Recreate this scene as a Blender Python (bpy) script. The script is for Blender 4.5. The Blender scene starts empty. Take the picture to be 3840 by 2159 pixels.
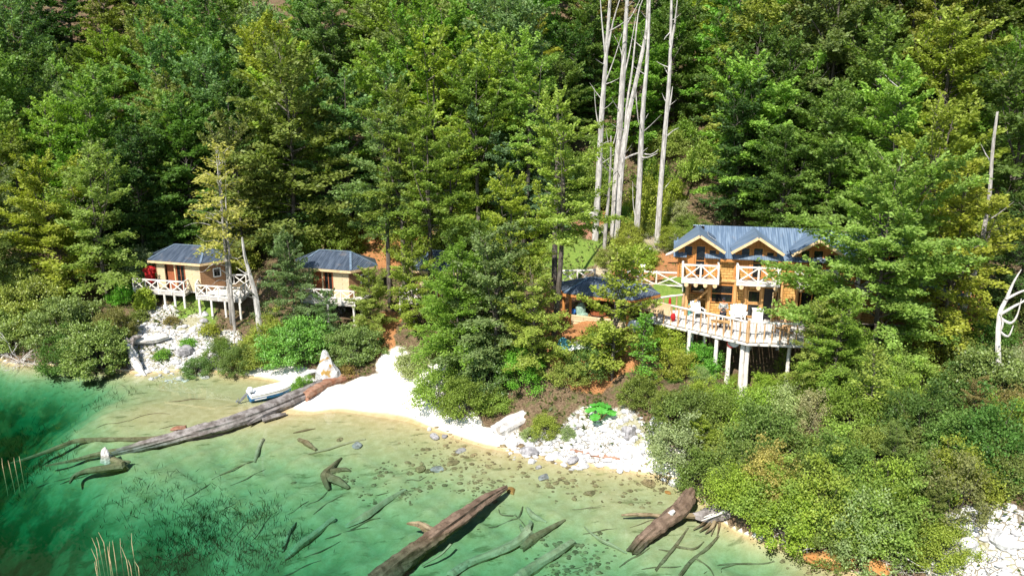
import bpy, math, random
import numpy as np
from mathutils import Vector, Matrix
R_ = math.radians
rnd = random.Random(7)
nr = np.random.default_rng(11)
scene = bpy.context.scene
COL = scene.collection

# ------------------------------------------------------------------ camera
CH, CF, PIT = 20.0, 2956.0, R_(15)
cc, cs = math.cos(PIT), math.sin(PIT)
cam_d = bpy.data.cameras.new('camera'); cam = bpy.data.objects.new('camera', cam_d); COL.objects.link(cam)
cam.location = (0, 0, CH); cam.rotation_euler = (R_(90) - PIT, 0, 0)
cam_d.sensor_width = 36; cam_d.lens = 36 * CF / 3840; cam_d.clip_end = 2000; cam_d.clip_start = .1
scene.camera = cam

def ray(u, v):
    a = (u - 1920) / CF; b = (1079.5 - v) / CF
    return (a, cc + b * cs, -cs + b * cc)
def at(u, v, y=None, z=None):
    d = ray(u, v); t = y / d[1] if y is not None else (z - CH) / d[2]
    return Vector((d[0] * t, d[1] * t, CH + d[2] * t))

# ------------------------------------------------------------------ terrain
ctrl = []
def cy(u, v, y): ctrl.append(tuple(at(u, v, y=y)))
def cz(u, v, z): ctrl.append(tuple(at(u, v, z=z)))
SHORE = [(-700,1290),(-350,1310),(0,1350),(150,1365),(300,1385),(420,1388),(520,1400),(640,1392),(760,1388),(860,1405),(960,1418),(1050,1440),(1085,1470),
         (1045,1520),(1000,1556),(1100,1549),(1220,1546),(1350,1552),(1480,1574),(1600,1602),(1700,1640),(1850,1686),(1950,1700),(2050,1722),(2200,1745),
         (2350,1768),(2450,1785),(2550,1805),(2620,1870),(2680,1930),(2780,2000),(2900,2030),(3000,2075),(3100,2115),(3250,2170),(3400,2220),(3700,2320),(4100,2450)]
for u, v in SHORE: cz(u, v, 0)
for u, v, y in [(600,1250,56),(450,1200,58),(250,1200,57.5),(620,1140,60),(800,1160,58.6),(400,1120,61.5),(100,1200,59),(-200,1180,62),(1340,1160,58),(1100,1130,59),
                (1440,1330,52),(1440,1190,56),(1480,1380,51),(1650,1130,57.5),(1380,930,68),(1180,890,70),(900,900,69),(500,960,68),(1650,930,67),
                (2130,800,72),(2370,910,64),(2460,915,64),(2240,900,64),(2250,1075,56),(2560,1080,52),(2000,1080,57),(2130,1240,47.2),(2250,1290,46.4),(2180,1330,45.4),(2280,1400,44.6),(2380,1230,47.5),
                (1850,1500,44.5),(2240,1440,45),(1900,1640,41),(2250,1650,39.8),(2250,1555,41.7),(2500,1400,44.6),(2700,1440,44),(2790,1500,43.4),(2960,1470,43.2),(2880,1400,46),(2780,1300,47.5),(2600,1280,48),(2600,1550,40),(2600,1700,37.8),
                (3050,1390,43),(3580,1400,42),(3640,1200,47),(3500,1700,33),(3700,2000,28),(3830,2150,26.5),(3500,1500,39),(3050,1750,34.5),(3300,1300,44.5),(2900,1900,31.5),
                (1700,1350,47.5),(1950,1300,48.5),(1750,1560,43.3),(1250,1400,50.5),(1000,1330,53),(1130,1420,49)]:
    cy(u, v, y)
for x, y, z in [(12,50.5,5.3),(16,50,5.2),(22,50,6.0),(14,56,7),(25,56,7.5),(35,50,7),(45,50,8),(35,40,5),(45,40,7),(35,30,4.5),(30,24,1.6),(40,22,2),
                (-60,66,3),(-60,80,9.5),(-40,80,10),(-20,82,11.5),(0,80,11.2),(20,75,12),(40,70,14),(60,65,14),(-70,95,18),(-40,95,18.2),(0,95,19),(40,92,20),(75,85,22),(-110,95,17),(110,80,24),
                (-80,55,-2),(-120,60,-1)]:
    ctrl.append((x, y, z))
for u, v, z in [(300,1600,-.8),(100,1550,-2.4),(500,1500,-.35),(700,1450,-.25),(800,1700,-.6),(1200,1650,-.3),(1500,1700,-.32),(1900,1800,-.28),(2300,1900,-.3),
                (2600,2100,-.6),(2900,2120,-.5),(2000,2050,-.95),(1500,2000,-1.05),(1100,1900,-1.1),(900,2100,-1.7),(500,1900,-1.3),(300,2000,-2.4),(100,1900,-2.6),
                (100,2120,-4.4),(600,2140,-2.6),(-300,1800,-6),(-300,2200,-8),(1500,2159,-1.4),(2500,2159,-.8),(3000,2159,-.3),(1000,2400,-3),(2200,2500,-1.8),
                (1300,1475,.32),(1400,1500,.26),(1250,1520,.12),(1350,1440,.5),(1500,1535,.13),(1150,1535,.10),(1400,1420,.6),(1500,1480,.35),(1600,1540,.3),(1600,1580,.12),(1100,1440,.2),(1150,1480,.28),(1200,1500,.25),(100,1420,-.5),(-100,1480,-2.5),(900,1470,-.22),(1040,1475,-.12),(2620,1985,-.3)]:
    cz(u, v, z)
for x, y, z in [(-60,5,-9),(-20,5,-8),(20,5,-4),(-60,30,-9),(-90,40,-8),(20,18,-1.5),(45,5,0),(-20,-30,-9),(30,-30,-5)]:
    ctrl.append((x, y, z))
ctrl = np.array(ctrl)
def base_h(y):
    a = np.clip(y - 58, 0, 34); b = np.maximum(y - 92, 0)
    return .45 * a + .85 * b
_P = ctrl[:, :2]; _c2 = 2.0 ** 2
def _phi(d2): return np.sqrt(d2 + _c2)
_n = len(_P)
_A = np.zeros((_n + 1, _n + 1)); _A[:_n, :_n] = _phi(((_P[:, None] - _P[None]) ** 2).sum(-1)) + np.eye(_n) * -.02
_A[:_n, _n] = 1; _A[_n, :_n] = 1
_w = np.linalg.solve(_A, np.append(ctrl[:, 2] - base_h(ctrl[:, 1]), 0))
def terr(x, y):
    x = np.atleast_1d(np.asarray(x, float)); y = np.atleast_1d(np.asarray(y, float))
    out = np.empty(x.shape); xf, yf, of = x.ravel(), y.ravel(), out.ravel()
    xc = np.clip(xf, -125, 120); yc = np.clip(yf, -35, 100)
    for i in range(0, len(xf), 20000):
        sl = slice(i, i + 20000)
        d2 = (xc[sl, None] - _P[None, :, 0]) ** 2 + (yc[sl, None] - _P[None, :, 1]) ** 2
        of[sl] = _phi(d2) @ _w[:_n] + _w[_n] + base_h(yf[sl])
    z = of.reshape(x.shape)
    amp = np.clip((np.abs(z) - .15) * .25, 0, .12)
    z = z + amp * (np.sin(x * 2.1 + np.sin(y * 1.3)) * np.cos(y * 1.9 + 1.3 * np.sin(x * .8)) + .5 * np.sin(x * 4.7 + 2) * np.sin(y * 5.3))
    return z
def tz(x, y): return float(terr(x, y)[0])
def hit(u, v, t0=18.):
    d = ray(u, v)
    ts = np.linspace(t0, 150, 2400)
    g = CH + d[2] * ts - terr(d[0] * ts, d[1] * ts)
    k = int(np.argmax(g < 0))
    a, b = ts[max(k - 1, 0)], ts[k]
    ga, gb = g[max(k - 1, 0)], g[k]
    t = a + (b - a) * (ga / (ga - gb) if ga != gb else 0)
    return Vector((d[0] * t, d[1] * t, CH + d[2] * t))
def gx(u, y):
    z = 0
    x = 0
    for _ in range(5):
        x = (u - 1920) / CF * (y * cc + (CH - z) * cs); z = tz(x, y)
    return Vector((x, y, z))

# ------------------------------------------------------------------ mesh builder
class MB:
    def __init__(s): s.v = []; s.f = []
    def add(s, vs, fs):
        o = len(s.v); s.v += [tuple(p) for p in vs]; s.f += [tuple(i + o for i in f) for f in fs]
    def box(s, c, d, M=None):
        x, y, z = d[0] / 2, d[1] / 2, d[2] / 2
        vs = [Vector((a * x, b * y, e * z)) for a in (-1, 1) for b in (-1, 1) for e in (-1, 1)]
        if M is not None: vs = [M @ p for p in vs]
        c = Vector(c)
        s.add([p + c for p in vs], [(0,1,3,2),(4,6,7,5),(0,4,5,1),(2,3,7,6),(0,2,6,4),(1,5,7,3)])
    def bar(s, p0, p1, w, h=None):
        h = h or w; p0 = Vector(p0); p1 = Vector(p1); d = p1 - p0; L = d.length
        if L < 1e-5: return
        z = d / L; up = Vector((0, 0, 1)) if abs(z.z) < .95 else Vector((0, 1, 0))
        x = up.cross(z).normalized(); y = z.cross(x)
        M = Matrix((x, y, z)).transposed()
        s.box((p0 + p1) / 2, (w, h, L), M)
    def tube(s, pts, rad, n=8, cap=True, rough=0., ridge=0., seed=0):
        rg = random.Random(seed); pts = [Vector(p) for p in pts]; m = len(pts)
        if not hasattr(rad, '__len__'): rad = [rad] * m
        prev = None; rings = []
        ph = [rg.uniform(0, 6.28) for _ in range(4)]; rid = [rg.uniform(-1, 1) for _ in range(n)]
        for i, p in enumerate(pts):
            t = (pts[min(i + 1, m - 1)] - pts[max(i - 1, 0)]).normalized()
            if prev is None:
                a = Vector((0, 0, 1)) if abs(t.z) < .9 else Vector((1, 0, 0))
                x = a.cross(t).normalized()
            else: x = (prev - t * prev.dot(t)).normalized()
            prev = x; y = t.cross(x); ring = []
            for k in range(n):
                an = 2 * math.pi * k / n
                r = rad[i] * (1 + ridge * rid[k] + rough * rg.uniform(-1, 1))
                ring.append(p + (x * math.cos(an) + y * math.sin(an)) * r)
            rings.append(ring)
        fs = []
        for i in range(m - 1):
            for k in range(n):
                k2 = (k + 1) % n; fs.append((i * n + k, i * n + k2, (i + 1) * n + k2, (i + 1) * n + k))
        if cap: fs.append(tuple(range(n))[::-1]); fs.append(tuple(range((m - 1) * n, m * n)))
        s.add([p for r in rings for p in r], fs)
    def prism(s, poly, z0, z1):
        n = len(poly)
        s.add([(p[0], p[1], z0) for p in poly] + [(p[0], p[1], z1) for p in poly],
              [tuple(range(n))[::-1], tuple(range(n, 2 * n))] + [(i, (i + 1) % n, n + (i + 1) % n, n + i) for i in range(n)])
    def slab(s, quad, th):
        q = [Vector(p) for p in quad]; n = len(q)
        nn = (q[1] - q[0]).cross(q[2] - q[0]).normalized()
        if nn.z < 0: nn = -nn
        lo = [p - nn * th for p in q]
        s.add(q + lo, [tuple(range(n)), tuple(range(n, 2 * n))[::-1]] + [(i, n + i, n + (i + 1) % n, (i + 1) % n) for i in range(n)])
    def ball(s, c, r, sx=1, sy=1, sz=1, n=8, m=6, jit=0, seed=0):
        rg = random.Random(seed); c = Vector(c); vs = [c + Vector((0, 0, r * sz))]; fs = []
        for i in range(1, m):
            a = math.pi * i / m
            for k in range(n):
                b = 2 * math.pi * k / n; q = r * (1 + jit * rg.uniform(-1, 1))
                vs.append(c + Vector((q * sx * math.sin(a) * math.cos(b), q * sy * math.sin(a) * math.sin(b), q * sz * math.cos(a))))
        vs.append(c - Vector((0, 0, r * sz)))
        for k in range(n): fs.append((0, 1 + k, 1 + (k + 1) % n))
        for i in range(m - 2):
            for k in range(n): fs.append((1 + i * n + k, 1 + (i + 1) * n + k, 1 + (i + 1) * n + (k + 1) % n, 1 + i * n + (k + 1) % n))
        e = len(vs) - 1
        for k in range(n): fs.append((e, 1 + (m - 2) * n + (k + 1) % n, 1 + (m - 2) * n + k))
        s.add(vs, fs)
    def mesh(s, name, mat, smooth=False):
        me = bpy.data.meshes.new(name); me.from_pydata([tuple(p) for p in s.v], [], s.f)
        bm_fix(me)
        me.materials.append(mat)
        if smooth: me.polygons.foreach_set('use_smooth', [True] * len(me.polygons))
        me.update(); return me
def bm_fix(me):
    import bmesh
    b = bmesh.new(); b.from_mesh(me); bmesh.ops.recalc_face_normals(b, faces=b.faces); b.to_mesh(me); b.free()
def base_of(o):
    p = Vector((0, 0, 0))
    while o is not None: p += o.location; o = o.parent
    return p
def tag(o, label=None, cat=None, group=None, kind=None):
    if label: o['label'] = label
    if cat: o['category'] = cat
    if group: o['group'] = group
    if kind: o['kind'] = kind
    return o
def empty(name, loc, label, cat, group=None, rz=0):
    o = bpy.data.objects.new(name, None); COL.objects.link(o); o.location = loc; o.rotation_euler = (0, 0, rz)
    o.empty_display_size = .2
    return tag(o, label, cat, group)
def link(name, me, parent=None, loc=(0, 0, 0)):
    o = bpy.data.objects.new(name, me); COL.objects.link(o)
    if parent is not None: o.parent = parent
    o.location = loc
    return o
def part(name, mb, mat, parent, smooth=False, world=False, label=None):
    """child mesh; world=True: the builder holds world coordinates and the (unrotated) parent's base is subtracted"""
    if world:
        b = base_of(parent); mb.v = [(p[0] - b.x, p[1] - b.y, p[2] - b.z) for p in mb.v]
    o = link(name, mb.mesh(name, mat, smooth), parent)
    if label: o['label'] = label
    return o
def solo(name, mb, mat, label, cat, group=None, smooth=False, kind=None, base=None):
    """one-mesh thing; builder in world coordinates"""
    if base is None:
        a = np.array(mb.v); base = (a[:, 0].mean(), a[:, 1].mean(), a[:, 2].min())
    mb.v = [(p[0] - base[0], p[1] - base[1], p[2] - base[2]) for p in mb.v]
    o = link(name, mb.mesh(name, mat, smooth), None, base)
    return tag(o, label, cat, group, kind)

# ------------------------------------------------------------------ materials
class NT:
    def __init__(s, name):
        s.m = bpy.data.materials.new(name); s.m.use_nodes = True; s.t = s.m.node_tree
        s.t.nodes.clear(); s.out = s.n('ShaderNodeOutputMaterial')
    def n(s, typ, **kw):
        o = s.t.nodes.new(typ)
        for k, v in kw.items():
            if k in o.inputs.keys(): s.put(o.inputs[k], v)
            else: setattr(o, k, v)
        return o
    def put(s, sock, v):
        if hasattr(v, 'is_linked') or hasattr(v, 'links'): s.t.links.new(v, sock)
        elif isinstance(v, bpy.types.Node): s.t.links.new(v.outputs[0], sock)
        else:
            if sock.type == 'RGBA' and len(v) == 3: v = (*v, 1)
            sock.default_value = v
    def math(s, op, a, b=0., clamp=False):
        o = s.t.nodes.new('ShaderNodeMath'); o.operation = op; o.use_clamp = clamp; s.put(o.inputs[0], a); s.put(o.inputs[1], b); return o.outputs[0]
    def mix(s, f, a, b, blend='MIX'):
        o = s.t.nodes.new('ShaderNodeMix'); o.data_type = 'RGBA'; o.blend_type = blend
        s.put(o.inputs[0], f); s.put(o.inputs[6], a); s.put(o.inputs[7], b); return o.outputs[2]
    def noise(s, vec, scale, detail=3., rough=.55):
        o = s.n('ShaderNodeTexNoise'); s.put(o.inputs['Vector'], vec); o.inputs['Scale'].default_value = scale; o.inputs['Detail'].default_value = detail; o.inputs['Roughness'].default_value = rough
        return o.outputs['Fac']
    def ramp(s, f, stops):
        o = s.n('ShaderNodeValToRGB'); s.put(o.inputs[0], f); cr = o.color_ramp
        while len(cr.elements) < len(stops): cr.elements.new(.5)
        for e, (p, c) in zip(cr.elements, stops): e.position = p; e.color = (*c, 1) if len(c) == 3 else c
        return o.outputs[0]
    def step(s, f, a, b):
        o = s.n('ShaderNodeMapRange'); o.interpolation_type = 'SMOOTHSTEP'; s.put(o.inputs[0], f); o.inputs[1].default_value = a; o.inputs[2].default_value = b; return o.outputs[0]
    def obj(s): return s.n('ShaderNodeTexCoord').outputs['Object']
    def pos(s): return s.n('ShaderNodeNewGeometry').outputs['Position']
    def scale(s, vec, sc):
        o = s.n('ShaderNodeVectorMath', operation='MULTIPLY'); s.put(o.inputs[0], vec); o.inputs[1].default_value = sc; return o.outputs[0]
    def bump(s, h, strength=.3, dist=.02):
        o = s.n('ShaderNodeBump'); s.put(o.inputs['Height'], h); o.inputs['Strength'].default_value = strength; o.inputs['Distance'].default_value = dist; return o.outputs[0]
    def bsdf(s, col, rough=.8, spec=.3, metal=0., normal=None):
        o = s.n('ShaderNodeBsdfPrincipled'); s.put(o.inputs['Base Color'], col); s.put(o.inputs['Roughness'], rough)
        o.inputs['Specular IOR Level'].default_value = spec; o.inputs['Metallic'].default_value = metal
        if normal is not None: s.put(o.inputs['Normal'], normal)
        return o
    def done(s, sh):
        s.t.links.new(sh.outputs[0], s.out.inputs['Surface']); return s.m

def wood(name, c1, c2, sc=(1, 1, 1), rough=.8, fine=9., c3=None):
    t = NT(name); o = t.scale(t.obj(), sc)
    n1 = t.noise(o, 2.2, 3); n2 = t.noise(o, fine, 4, .7)
    col = t.mix(t.step(n1, .3, .7), c1, c2)
    col = t.mix(t.math('MULTIPLY', t.step(n2, .52, .75), .75), col, c3 or tuple(x * .45 for x in c1))
    return t.done(t.bsdf(col, rough, .25, normal=t.bump(n2, .5, .03)))
def plain(name, c, rough=.5, spec=.4, metal=0., var=.25, sc=6.):
    t = NT(name); n = t.noise(t.obj(), sc, 3)
    col = t.mix(t.step(n, .3, .7), tuple(x * (1 - var) for x in c), tuple(min(1, x * (1 + var * .6)) for x in c))
    return t.done(t.bsdf(col, rough, spec, metal))
def leaf_mat(name, var=.55, trans=.40, gloss=.3):
    t = NT(name); oi = t.n('ShaderNodeObjectInfo'); g = t.n('ShaderNodeNewGeometry')
    rn = g.outputs['Random Per Island']
    nz = t.noise(g.outputs['Position'], .9, 2)
    f = t.math('ADD', t.math('MULTIPLY', rn, var), 1 - var * .5)
    f = t.math('MULTIPLY', f, t.math('ADD', t.math('MULTIPLY', nz, .9), .55))
    cmb = t.n('ShaderNodeCombineColor'); [t.put(cmb.inputs[i], f) for i in range(3)]
    col = t.mix(1., oi.outputs['Color'], cmb.outputs[0], 'MULTIPLY')
    old = t.math('MULTIPLY', t.step(t.math('FRACT', t.math('MULTIPLY', rn, 7.31)), .86, 1.), .3)
    col = t.mix(old, col, (.20, .15, .03))
    b = t.bsdf(col, .5, gloss)
    tr = t.n('ShaderNodeBsdfTranslucent'); t.put(tr.inputs['Color'], t.mix(1., col, (1.25, 1.35, .6), 'MULTIPLY'))
    mx = t.n('ShaderNodeMixShader'); mx.inputs[0].default_value = trans
    t.t.links.new(b.outputs[0], mx.inputs[1]); t.t.links.new(tr.outputs[0], mx.inputs[2])
    return t.done(mx)
def bark_mat(name, c1, c2, sc=(3, 3, .6)):
    t = NT(name); o = t.scale(t.obj(), sc); n = t.noise(o, 2.5, 4, .7); m = t.noise(t.obj(), 1.3, 3)
    col = t.mix(t.step(n, .38, .66), c1, c2); col = t.mix(t.math('MULTIPLY', t.step(m, .55, .7), .5), col, tuple(x * .35 for x in c1))
    return t.done(t.bsdf(col, .9, .15, normal=t.bump(n, .6, .04)))
def shingle_mat(name, c1, c2, w=.32, h=.17):
    t = NT(name); o = t.obj(); sep = t.n('ShaderNodeSeparateXYZ'); t.put(sep.inputs[0], o)
    cb = t.n('ShaderNodeCombineXYZ'); t.put(cb.inputs[0], t.math('ADD', sep.outputs[0], sep.outputs[1])); t.put(cb.inputs[1], sep.outputs[2])
    br = t.n('ShaderNodeTexBrick'); t.put(br.inputs['Vector'], cb.outputs[0]); br.offset = .45
    for k, v in (('Color1', c1), ('Color2', c2), ('Mortar', tuple(x * .28 for x in c1))): t.put(br.inputs[k], v)
    br.inputs['Scale'].default_value = 1; br.inputs['Mortar Size'].default_value = .012; br.inputs['Brick Width'].default_value = w; br.inputs['Row Height'].default_value = h
    n = t.noise(t.scale(o, (14, 14, 2)), 1.5, 3)
    col = t.mix(t.math('MULTIPLY', t.step(n, .45, .8), .4), br.outputs[0], tuple(x * .5 for x in c1))
    return t.done(t.bsdf(col, .75, .25, normal=t.bump(br.outputs[1], .6, .02)))
def roof_mat(name, c1, c2, axis=0, metal=.25, rough=.42, pitch=.13):
    t = NT(name); o = t.obj(); sep = t.n('ShaderNodeSeparateXYZ'); t.put(sep.inputs[0], o)
    w = t.math('SINE', t.math('MULTIPLY', sep.outputs[axis], 6.283 / pitch))
    sc = [.6, .6, .6]; sc[axis] = 6.
    n = t.noise(t.scale(o, tuple(sc)), 1.2, 3); n2 = t.noise(o, 1.1, 3)
    col = t.mix(t.step(n, .35, .68), c1, c2)
    col = t.mix(t.math('MULTIPLY', t.step(n2, .58, .75), .35), col, (.33, .27, .22))
    col = t.mix(t.math('MULTIPLY', t.step(w, .2, 1.), .35), col, tuple(x * .6 for x in c1))
    return t.done(t.bsdf(col, rough, .5, metal, normal=t.bump(w, .5, .02)))
def rock_mat(name, c1, c2, lich=None):
    t = NT(name); o = t.pos(); n = t.noise(o, 3., 5, .65); m = t.noise(o, 9., 3)
    col = t.mix(t.step(n, .36, .64), c1, c2); col = t.mix(t.math('MULTIPLY', t.step(m, .55, .72), .6), col, tuple(x * .4 for x in c1))
    if lich: col = t.mix(t.step(t.noise(o, 1.7, 4), .53, .62), col, lich)
    return t.done(t.bsdf(col, .9, .2, normal=t.bump(n, .7, .06)))
M = {}
M['leaf'] = leaf_mat('leaf'); M['leaf_glossy'] = leaf_mat('leaf_glossy', .6, .22, .7)
M['bark'] = bark_mat('bark', (.060, .048, .038), (.17, .15, .125))
M['bark_pale'] = bark_mat('bark_pale', (.30, .28, .255), (.58, .55, .51))
M['bark_grey'] = bark_mat('bark_grey', (.22, .20, .18), (.46, .43, .39))
M['bark_red'] = bark_mat('bark_red', (.22, .08, .035), (.36, .15, .07))
M['drift'] = wood('driftwood', (.50, .46, .42), (.72, .69, .64), (1, 1, 1), fine=5)
M['drift_dark'] = wood('weathered_log', (.12, .10, .088), (.30, .27, .25), (1, 1, 1), fine=7, c3=(.03, .022, .02))
M['wet_wood'] = wood('dark_wet_wood', (.10, .065, .042), (.21, .145, .10), fine=6, c3=(.025, .018, .012))
M['drift_red'] = wood('red_rotten_wood', (.24, .10, .055), (.36, .22, .15), fine=6)
M['sunk'] = wood('sunken_wood', (.15, .105, .055), (.28, .22, .13), fine=5, c3=(.04, .03, .02))
M['sunk_pale'] = wood('pale_sunken_wood', (.34, .29, .17), (.46, .41, .27), fine=4, c3=(.14, .11, .06))
M['rail'] = wood('pale_pole', (.66, .61, .54), (.80, .77, .72), fine=8, c3=(.33, .28, .23))
M['picket'] = wood('brown_pole', (.42, .24, .11), (.58, .38, .20), fine=6)
M['deck'] = wood('deck_boards', (.60, .56, .50), (.74, .71, .66), (6, .5, 1), fine=3, c3=(.25, .22, .19))
M['deck_edge'] = wood('grey_beam', (.36, .33, .30), (.55, .52, .48), fine=5)
M['shingle'] = shingle_mat('shingle_wall', (.50, .25, .065), (.64, .38, .13))
M['timber'] = wood('orange_timber', (.44, .17, .045), (.56, .25, .075), (8, 8, .7), fine=2)
M['log_wall'] = wood('corner_log', (.52, .27, .09), (.64, .38, .16), (4, 4, .6), fine=3)
M['fascia'] = wood('fascia_board', (.60, .42, .22), (.72, .54, .32), fine=4)
M['log_end'] = plain('log_end', (.66, .47, .27), .8, .2)
M['planks_pale'] = shingle_mat('pale_planks', (.64, .50, .30), (.70, .56, .36), 1.6, .16)
M['planks_brown'] = shingle_mat('brown_planks', (.30, .16, .08), (.36, .20, .10), 1.6, .16)
M['door_red'] = wood('red_brown_door', (.26, .075, .03), (.34, .11, .045), (6, 6, .8), fine=2)
M['white'] = plain('white_paint', (.80, .80, .78), .45, .4, var=.06)
M['roof_lodge'] = roof_mat('lodge_roof', (.13, .19, .27), (.25, .33, .42), 1, pitch=.14)
M['roof_lodge_x'] = roof_mat('lodge_roof_across', (.13, .19, .27), (.25, .33, .42), 0, pitch=.14)
M['roof_dark'] = roof_mat('cabin_roof', (.055, .075, .11), (.12, .15, .20), 0, .2, .45)
M['panel'] = plain('solar_glass', (.012, .015, .03), .12, .6, var=.1)
M['alu'] = plain('aluminium', (.72, .73, .75), .35, .5, .6, .08)
M['black'] = plain('black_plastic', (.02, .02, .022), .5, .4)
M['blue'] = plain('blue_hull', (.012, .14, .36), .35, .5, var=.35, sc=3)
M['boat_white'] = plain('boat_white', (.82, .82, .80), .4, .4, var=.05)
M['grey_metal'] = plain('grey_metal', (.30, .31, .33), .35, .5, .5)
M['blanket'] = wood('tan_blanket', (.58, .40, .22), (.66, .47, .28), (1, 1, 1), fine=12)
M['red'] = plain('red_cloth', (.42, .02, .02), .7, .2)
M['teal'] = plain('teal_cloth', (.10, .28, .24), .8, .2, var=.4)
M['teal_check'] = plain('turquoise_cloth', (.12, .36, .42), .8, .2, var=.7, sc=9)
M['green_cloth'] = plain('pale_green_cloth', (.26, .38, .30), .85, .15, var=.3)
M['blue_plastic'] = plain('blue_plastic', (.04, .16, .50), .4, .4)
M['soil_orange'] = plain('orange_soil', (.42, .19, .07), .95, .1, var=.35, sc=3)
M['skin'] = plain('skin', (.56, .28, .18), .55, .3, var=.1)
M['beard'] = plain('ginger_beard', (.42, .10, .03), .8, .1)
M['camo'] = plain('grey_camouflage', (.36, .38, .36), .85, .1, var=.75, sc=14)
M['dark_cloth'] = plain('dark_cloth', (.03, .034, .045), .85, .1)
M['boot'] = plain('boot', (.035, .025, .02), .6, .2)
M['rock'] = rock_mat('pale_rock', (.42, .41, .40), (.68, .67, .66))
M['rock_dark'] = rock_mat('grey_rock', (.20, .19, .19), (.42, .40, .40))
M['rock_lichen'] = rock_mat('lichen_rock', (.34, .33, .32), (.62, .61, .60), (.34, .21, .06))
M['rock_rust'] = rock_mat('rust_rock', (.40, .17, .05), (.46, .26, .10))
M['rock_sunk'] = rock_mat('sunken_rock', (.15, .115, .06), (.34, .26, .14))
def glass_dark():
    t = NT('window_glass'); b = t.bsdf((.012, .014, .015), .04, .8); return t.done(b)
M['glass'] = glass_dark()
def fabric_glass():
    pass
# ------------------------------------------------------------------ ground sheet
def axis(segs):
    out = []
    for a, b, st in segs: out += list(np.arange(a, b, st))
    return np.array(out + [segs[-1][1]])
ax = axis([(-260,-130,10),(-130,-70,3),(-70,-36,.6),(-36,26,.24),(26,60,.5),(60,130,3),(130,260,10)])
ay = axis([(-60,14,3),(14,22,.5),(22,58,.22),(58,100,.6),(100,180,3),(180,320,10)])
GX, GY = np.meshgrid(ax, ay); GZ = terr(GX, GY)
ny, nx = GX.shape
idx = np.arange(ny * nx).reshape(ny, nx)
fc = np.stack([idx[:-1, :-1], idx[:-1, 1:], idx[1:, 1:], idx[1:, :-1]], -1).reshape(-1, 4)
def np_mesh(name, v, f, mats, smooth=False):
    me = bpy.data.meshes.new(name); nv, nf, k = len(v), len(f), f.shape[1]
    me.vertices.add(nv); me.vertices.foreach_set('co', np.ascontiguousarray(v, np.float32).ravel())
    me.loops.add(nf * k); me.loops.foreach_set('vertex_index', np.ascontiguousarray(f, np.int32).ravel())
    me.polygons.add(nf); me.polygons.foreach_set('loop_start', np.arange(0, nf * k, k, dtype=np.int32)); me.polygons.foreach_set('loop_total', np.full(nf, k, np.int32))
    if smooth: me.polygons.foreach_set('use_smooth', np.ones(nf, bool))
    for m in mats: me.materials.append(m)
    me.update(calc_edges=True); return me
gme = np_mesh('ground', np.stack([GX, GY, GZ], -1).reshape(-1, 3), fc, [], True)
def blob(pts, soft=.6):
    """mask from (u, v, radius in metres) spots on the ground"""
    m = np.zeros(GX.shape)
    for u, v, r in pts:
        p = hit(u, v); d = np.hypot(GX - p.x, (GY - p.y) * .8) / r
        m = np.maximum(m, np.clip((1.25 - d) / soft, 0, 1))
    return m
sand = blob([(1480,1380,1.3),(1500,1430,2.),(1560,1480,2.),(1650,1540,1.8),(1400,1470,2.2),(1300,1500,2.),(1200,1530,1.8),(1150,1560,1.5),(1500,1530,2.2),(1600,1580,1.6),(1720,1620,1.5),(1120,1470,1.4),(1040,1430,1.5),(960,1420,1.2),(1000,1400,1.3),(1090,1420,1.4),(1800,1650,1.1),(1880,1660,.9),(2450,1740,1.2),(2520,1770,1.2),(2350,1730,.9)])
sand = np.maximum(sand, np.clip((.12 - GZ) / .1, 0, 1) * (GZ > -.3))
under = np.clip((.02 - GZ) / .06, 0, 1)
soil = blob([(1180,900,3.5),(1300,930,4),(1420,930,4),(1550,940,3),(1100,880,2.5),(2170,1275,2.2),(2250,1290,2.4),(2330,1310,1.8),(2150,1240,1.6),(2080,1150,2.6),(2060,1200,2.),(2350,1075,3.5),(2480,1075,3),(2430,1010,3.),(3620,1180,2.8),(3560,1230,2.2),(3600,1400,1.6),(3560,1480,1.3),(3480,1330,1.5),(1440,1200,1.3),(1430,1250,1.1),(1435,1300,.9),(2180,820,2.6)])
rock = blob([(560,1215,2.),(520,1240,1.6),(600,1270,2.2),(680,1290,2.),(720,1330,2.2),(620,1360,2.),(560,1320,1.6),(780,1360,2.),(820,1310,1.6),(700,1240,1.6),(2150,1680,1.5),(2250,1650,1.7),(2330,1660,1.6),(2050,1680,1.2),(2200,1600,1.2),(2400,1690,1.3),(2320,1600,1.2),(2080,1690,1.),(3650,2060,1.4),(3760,2050,1.5),(3550,2050,1.),(1900,1640,.9)])
grass = blob([(700,1180,2.2),(650,1220,1.6),(730,1230,1.6),(2160,880,3.),(2120,870,2.),(2540,1095,1.8),(2100,960,3),(660,1360,.9)])
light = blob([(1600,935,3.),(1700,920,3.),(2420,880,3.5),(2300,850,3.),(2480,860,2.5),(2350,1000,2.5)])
at_ = gme.attributes.new('mask', 'FLOAT_COLOR', 'POINT')
at_.data.foreach_set('color', np.stack([sand, soil, rock, grass], -1).astype(np.float32).ravel())
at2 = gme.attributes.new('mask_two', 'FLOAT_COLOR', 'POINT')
at2.data.foreach_set('color', np.stack([under, light, np.zeros_like(under), np.ones_like(under)], -1).astype(np.float32).ravel())
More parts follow.
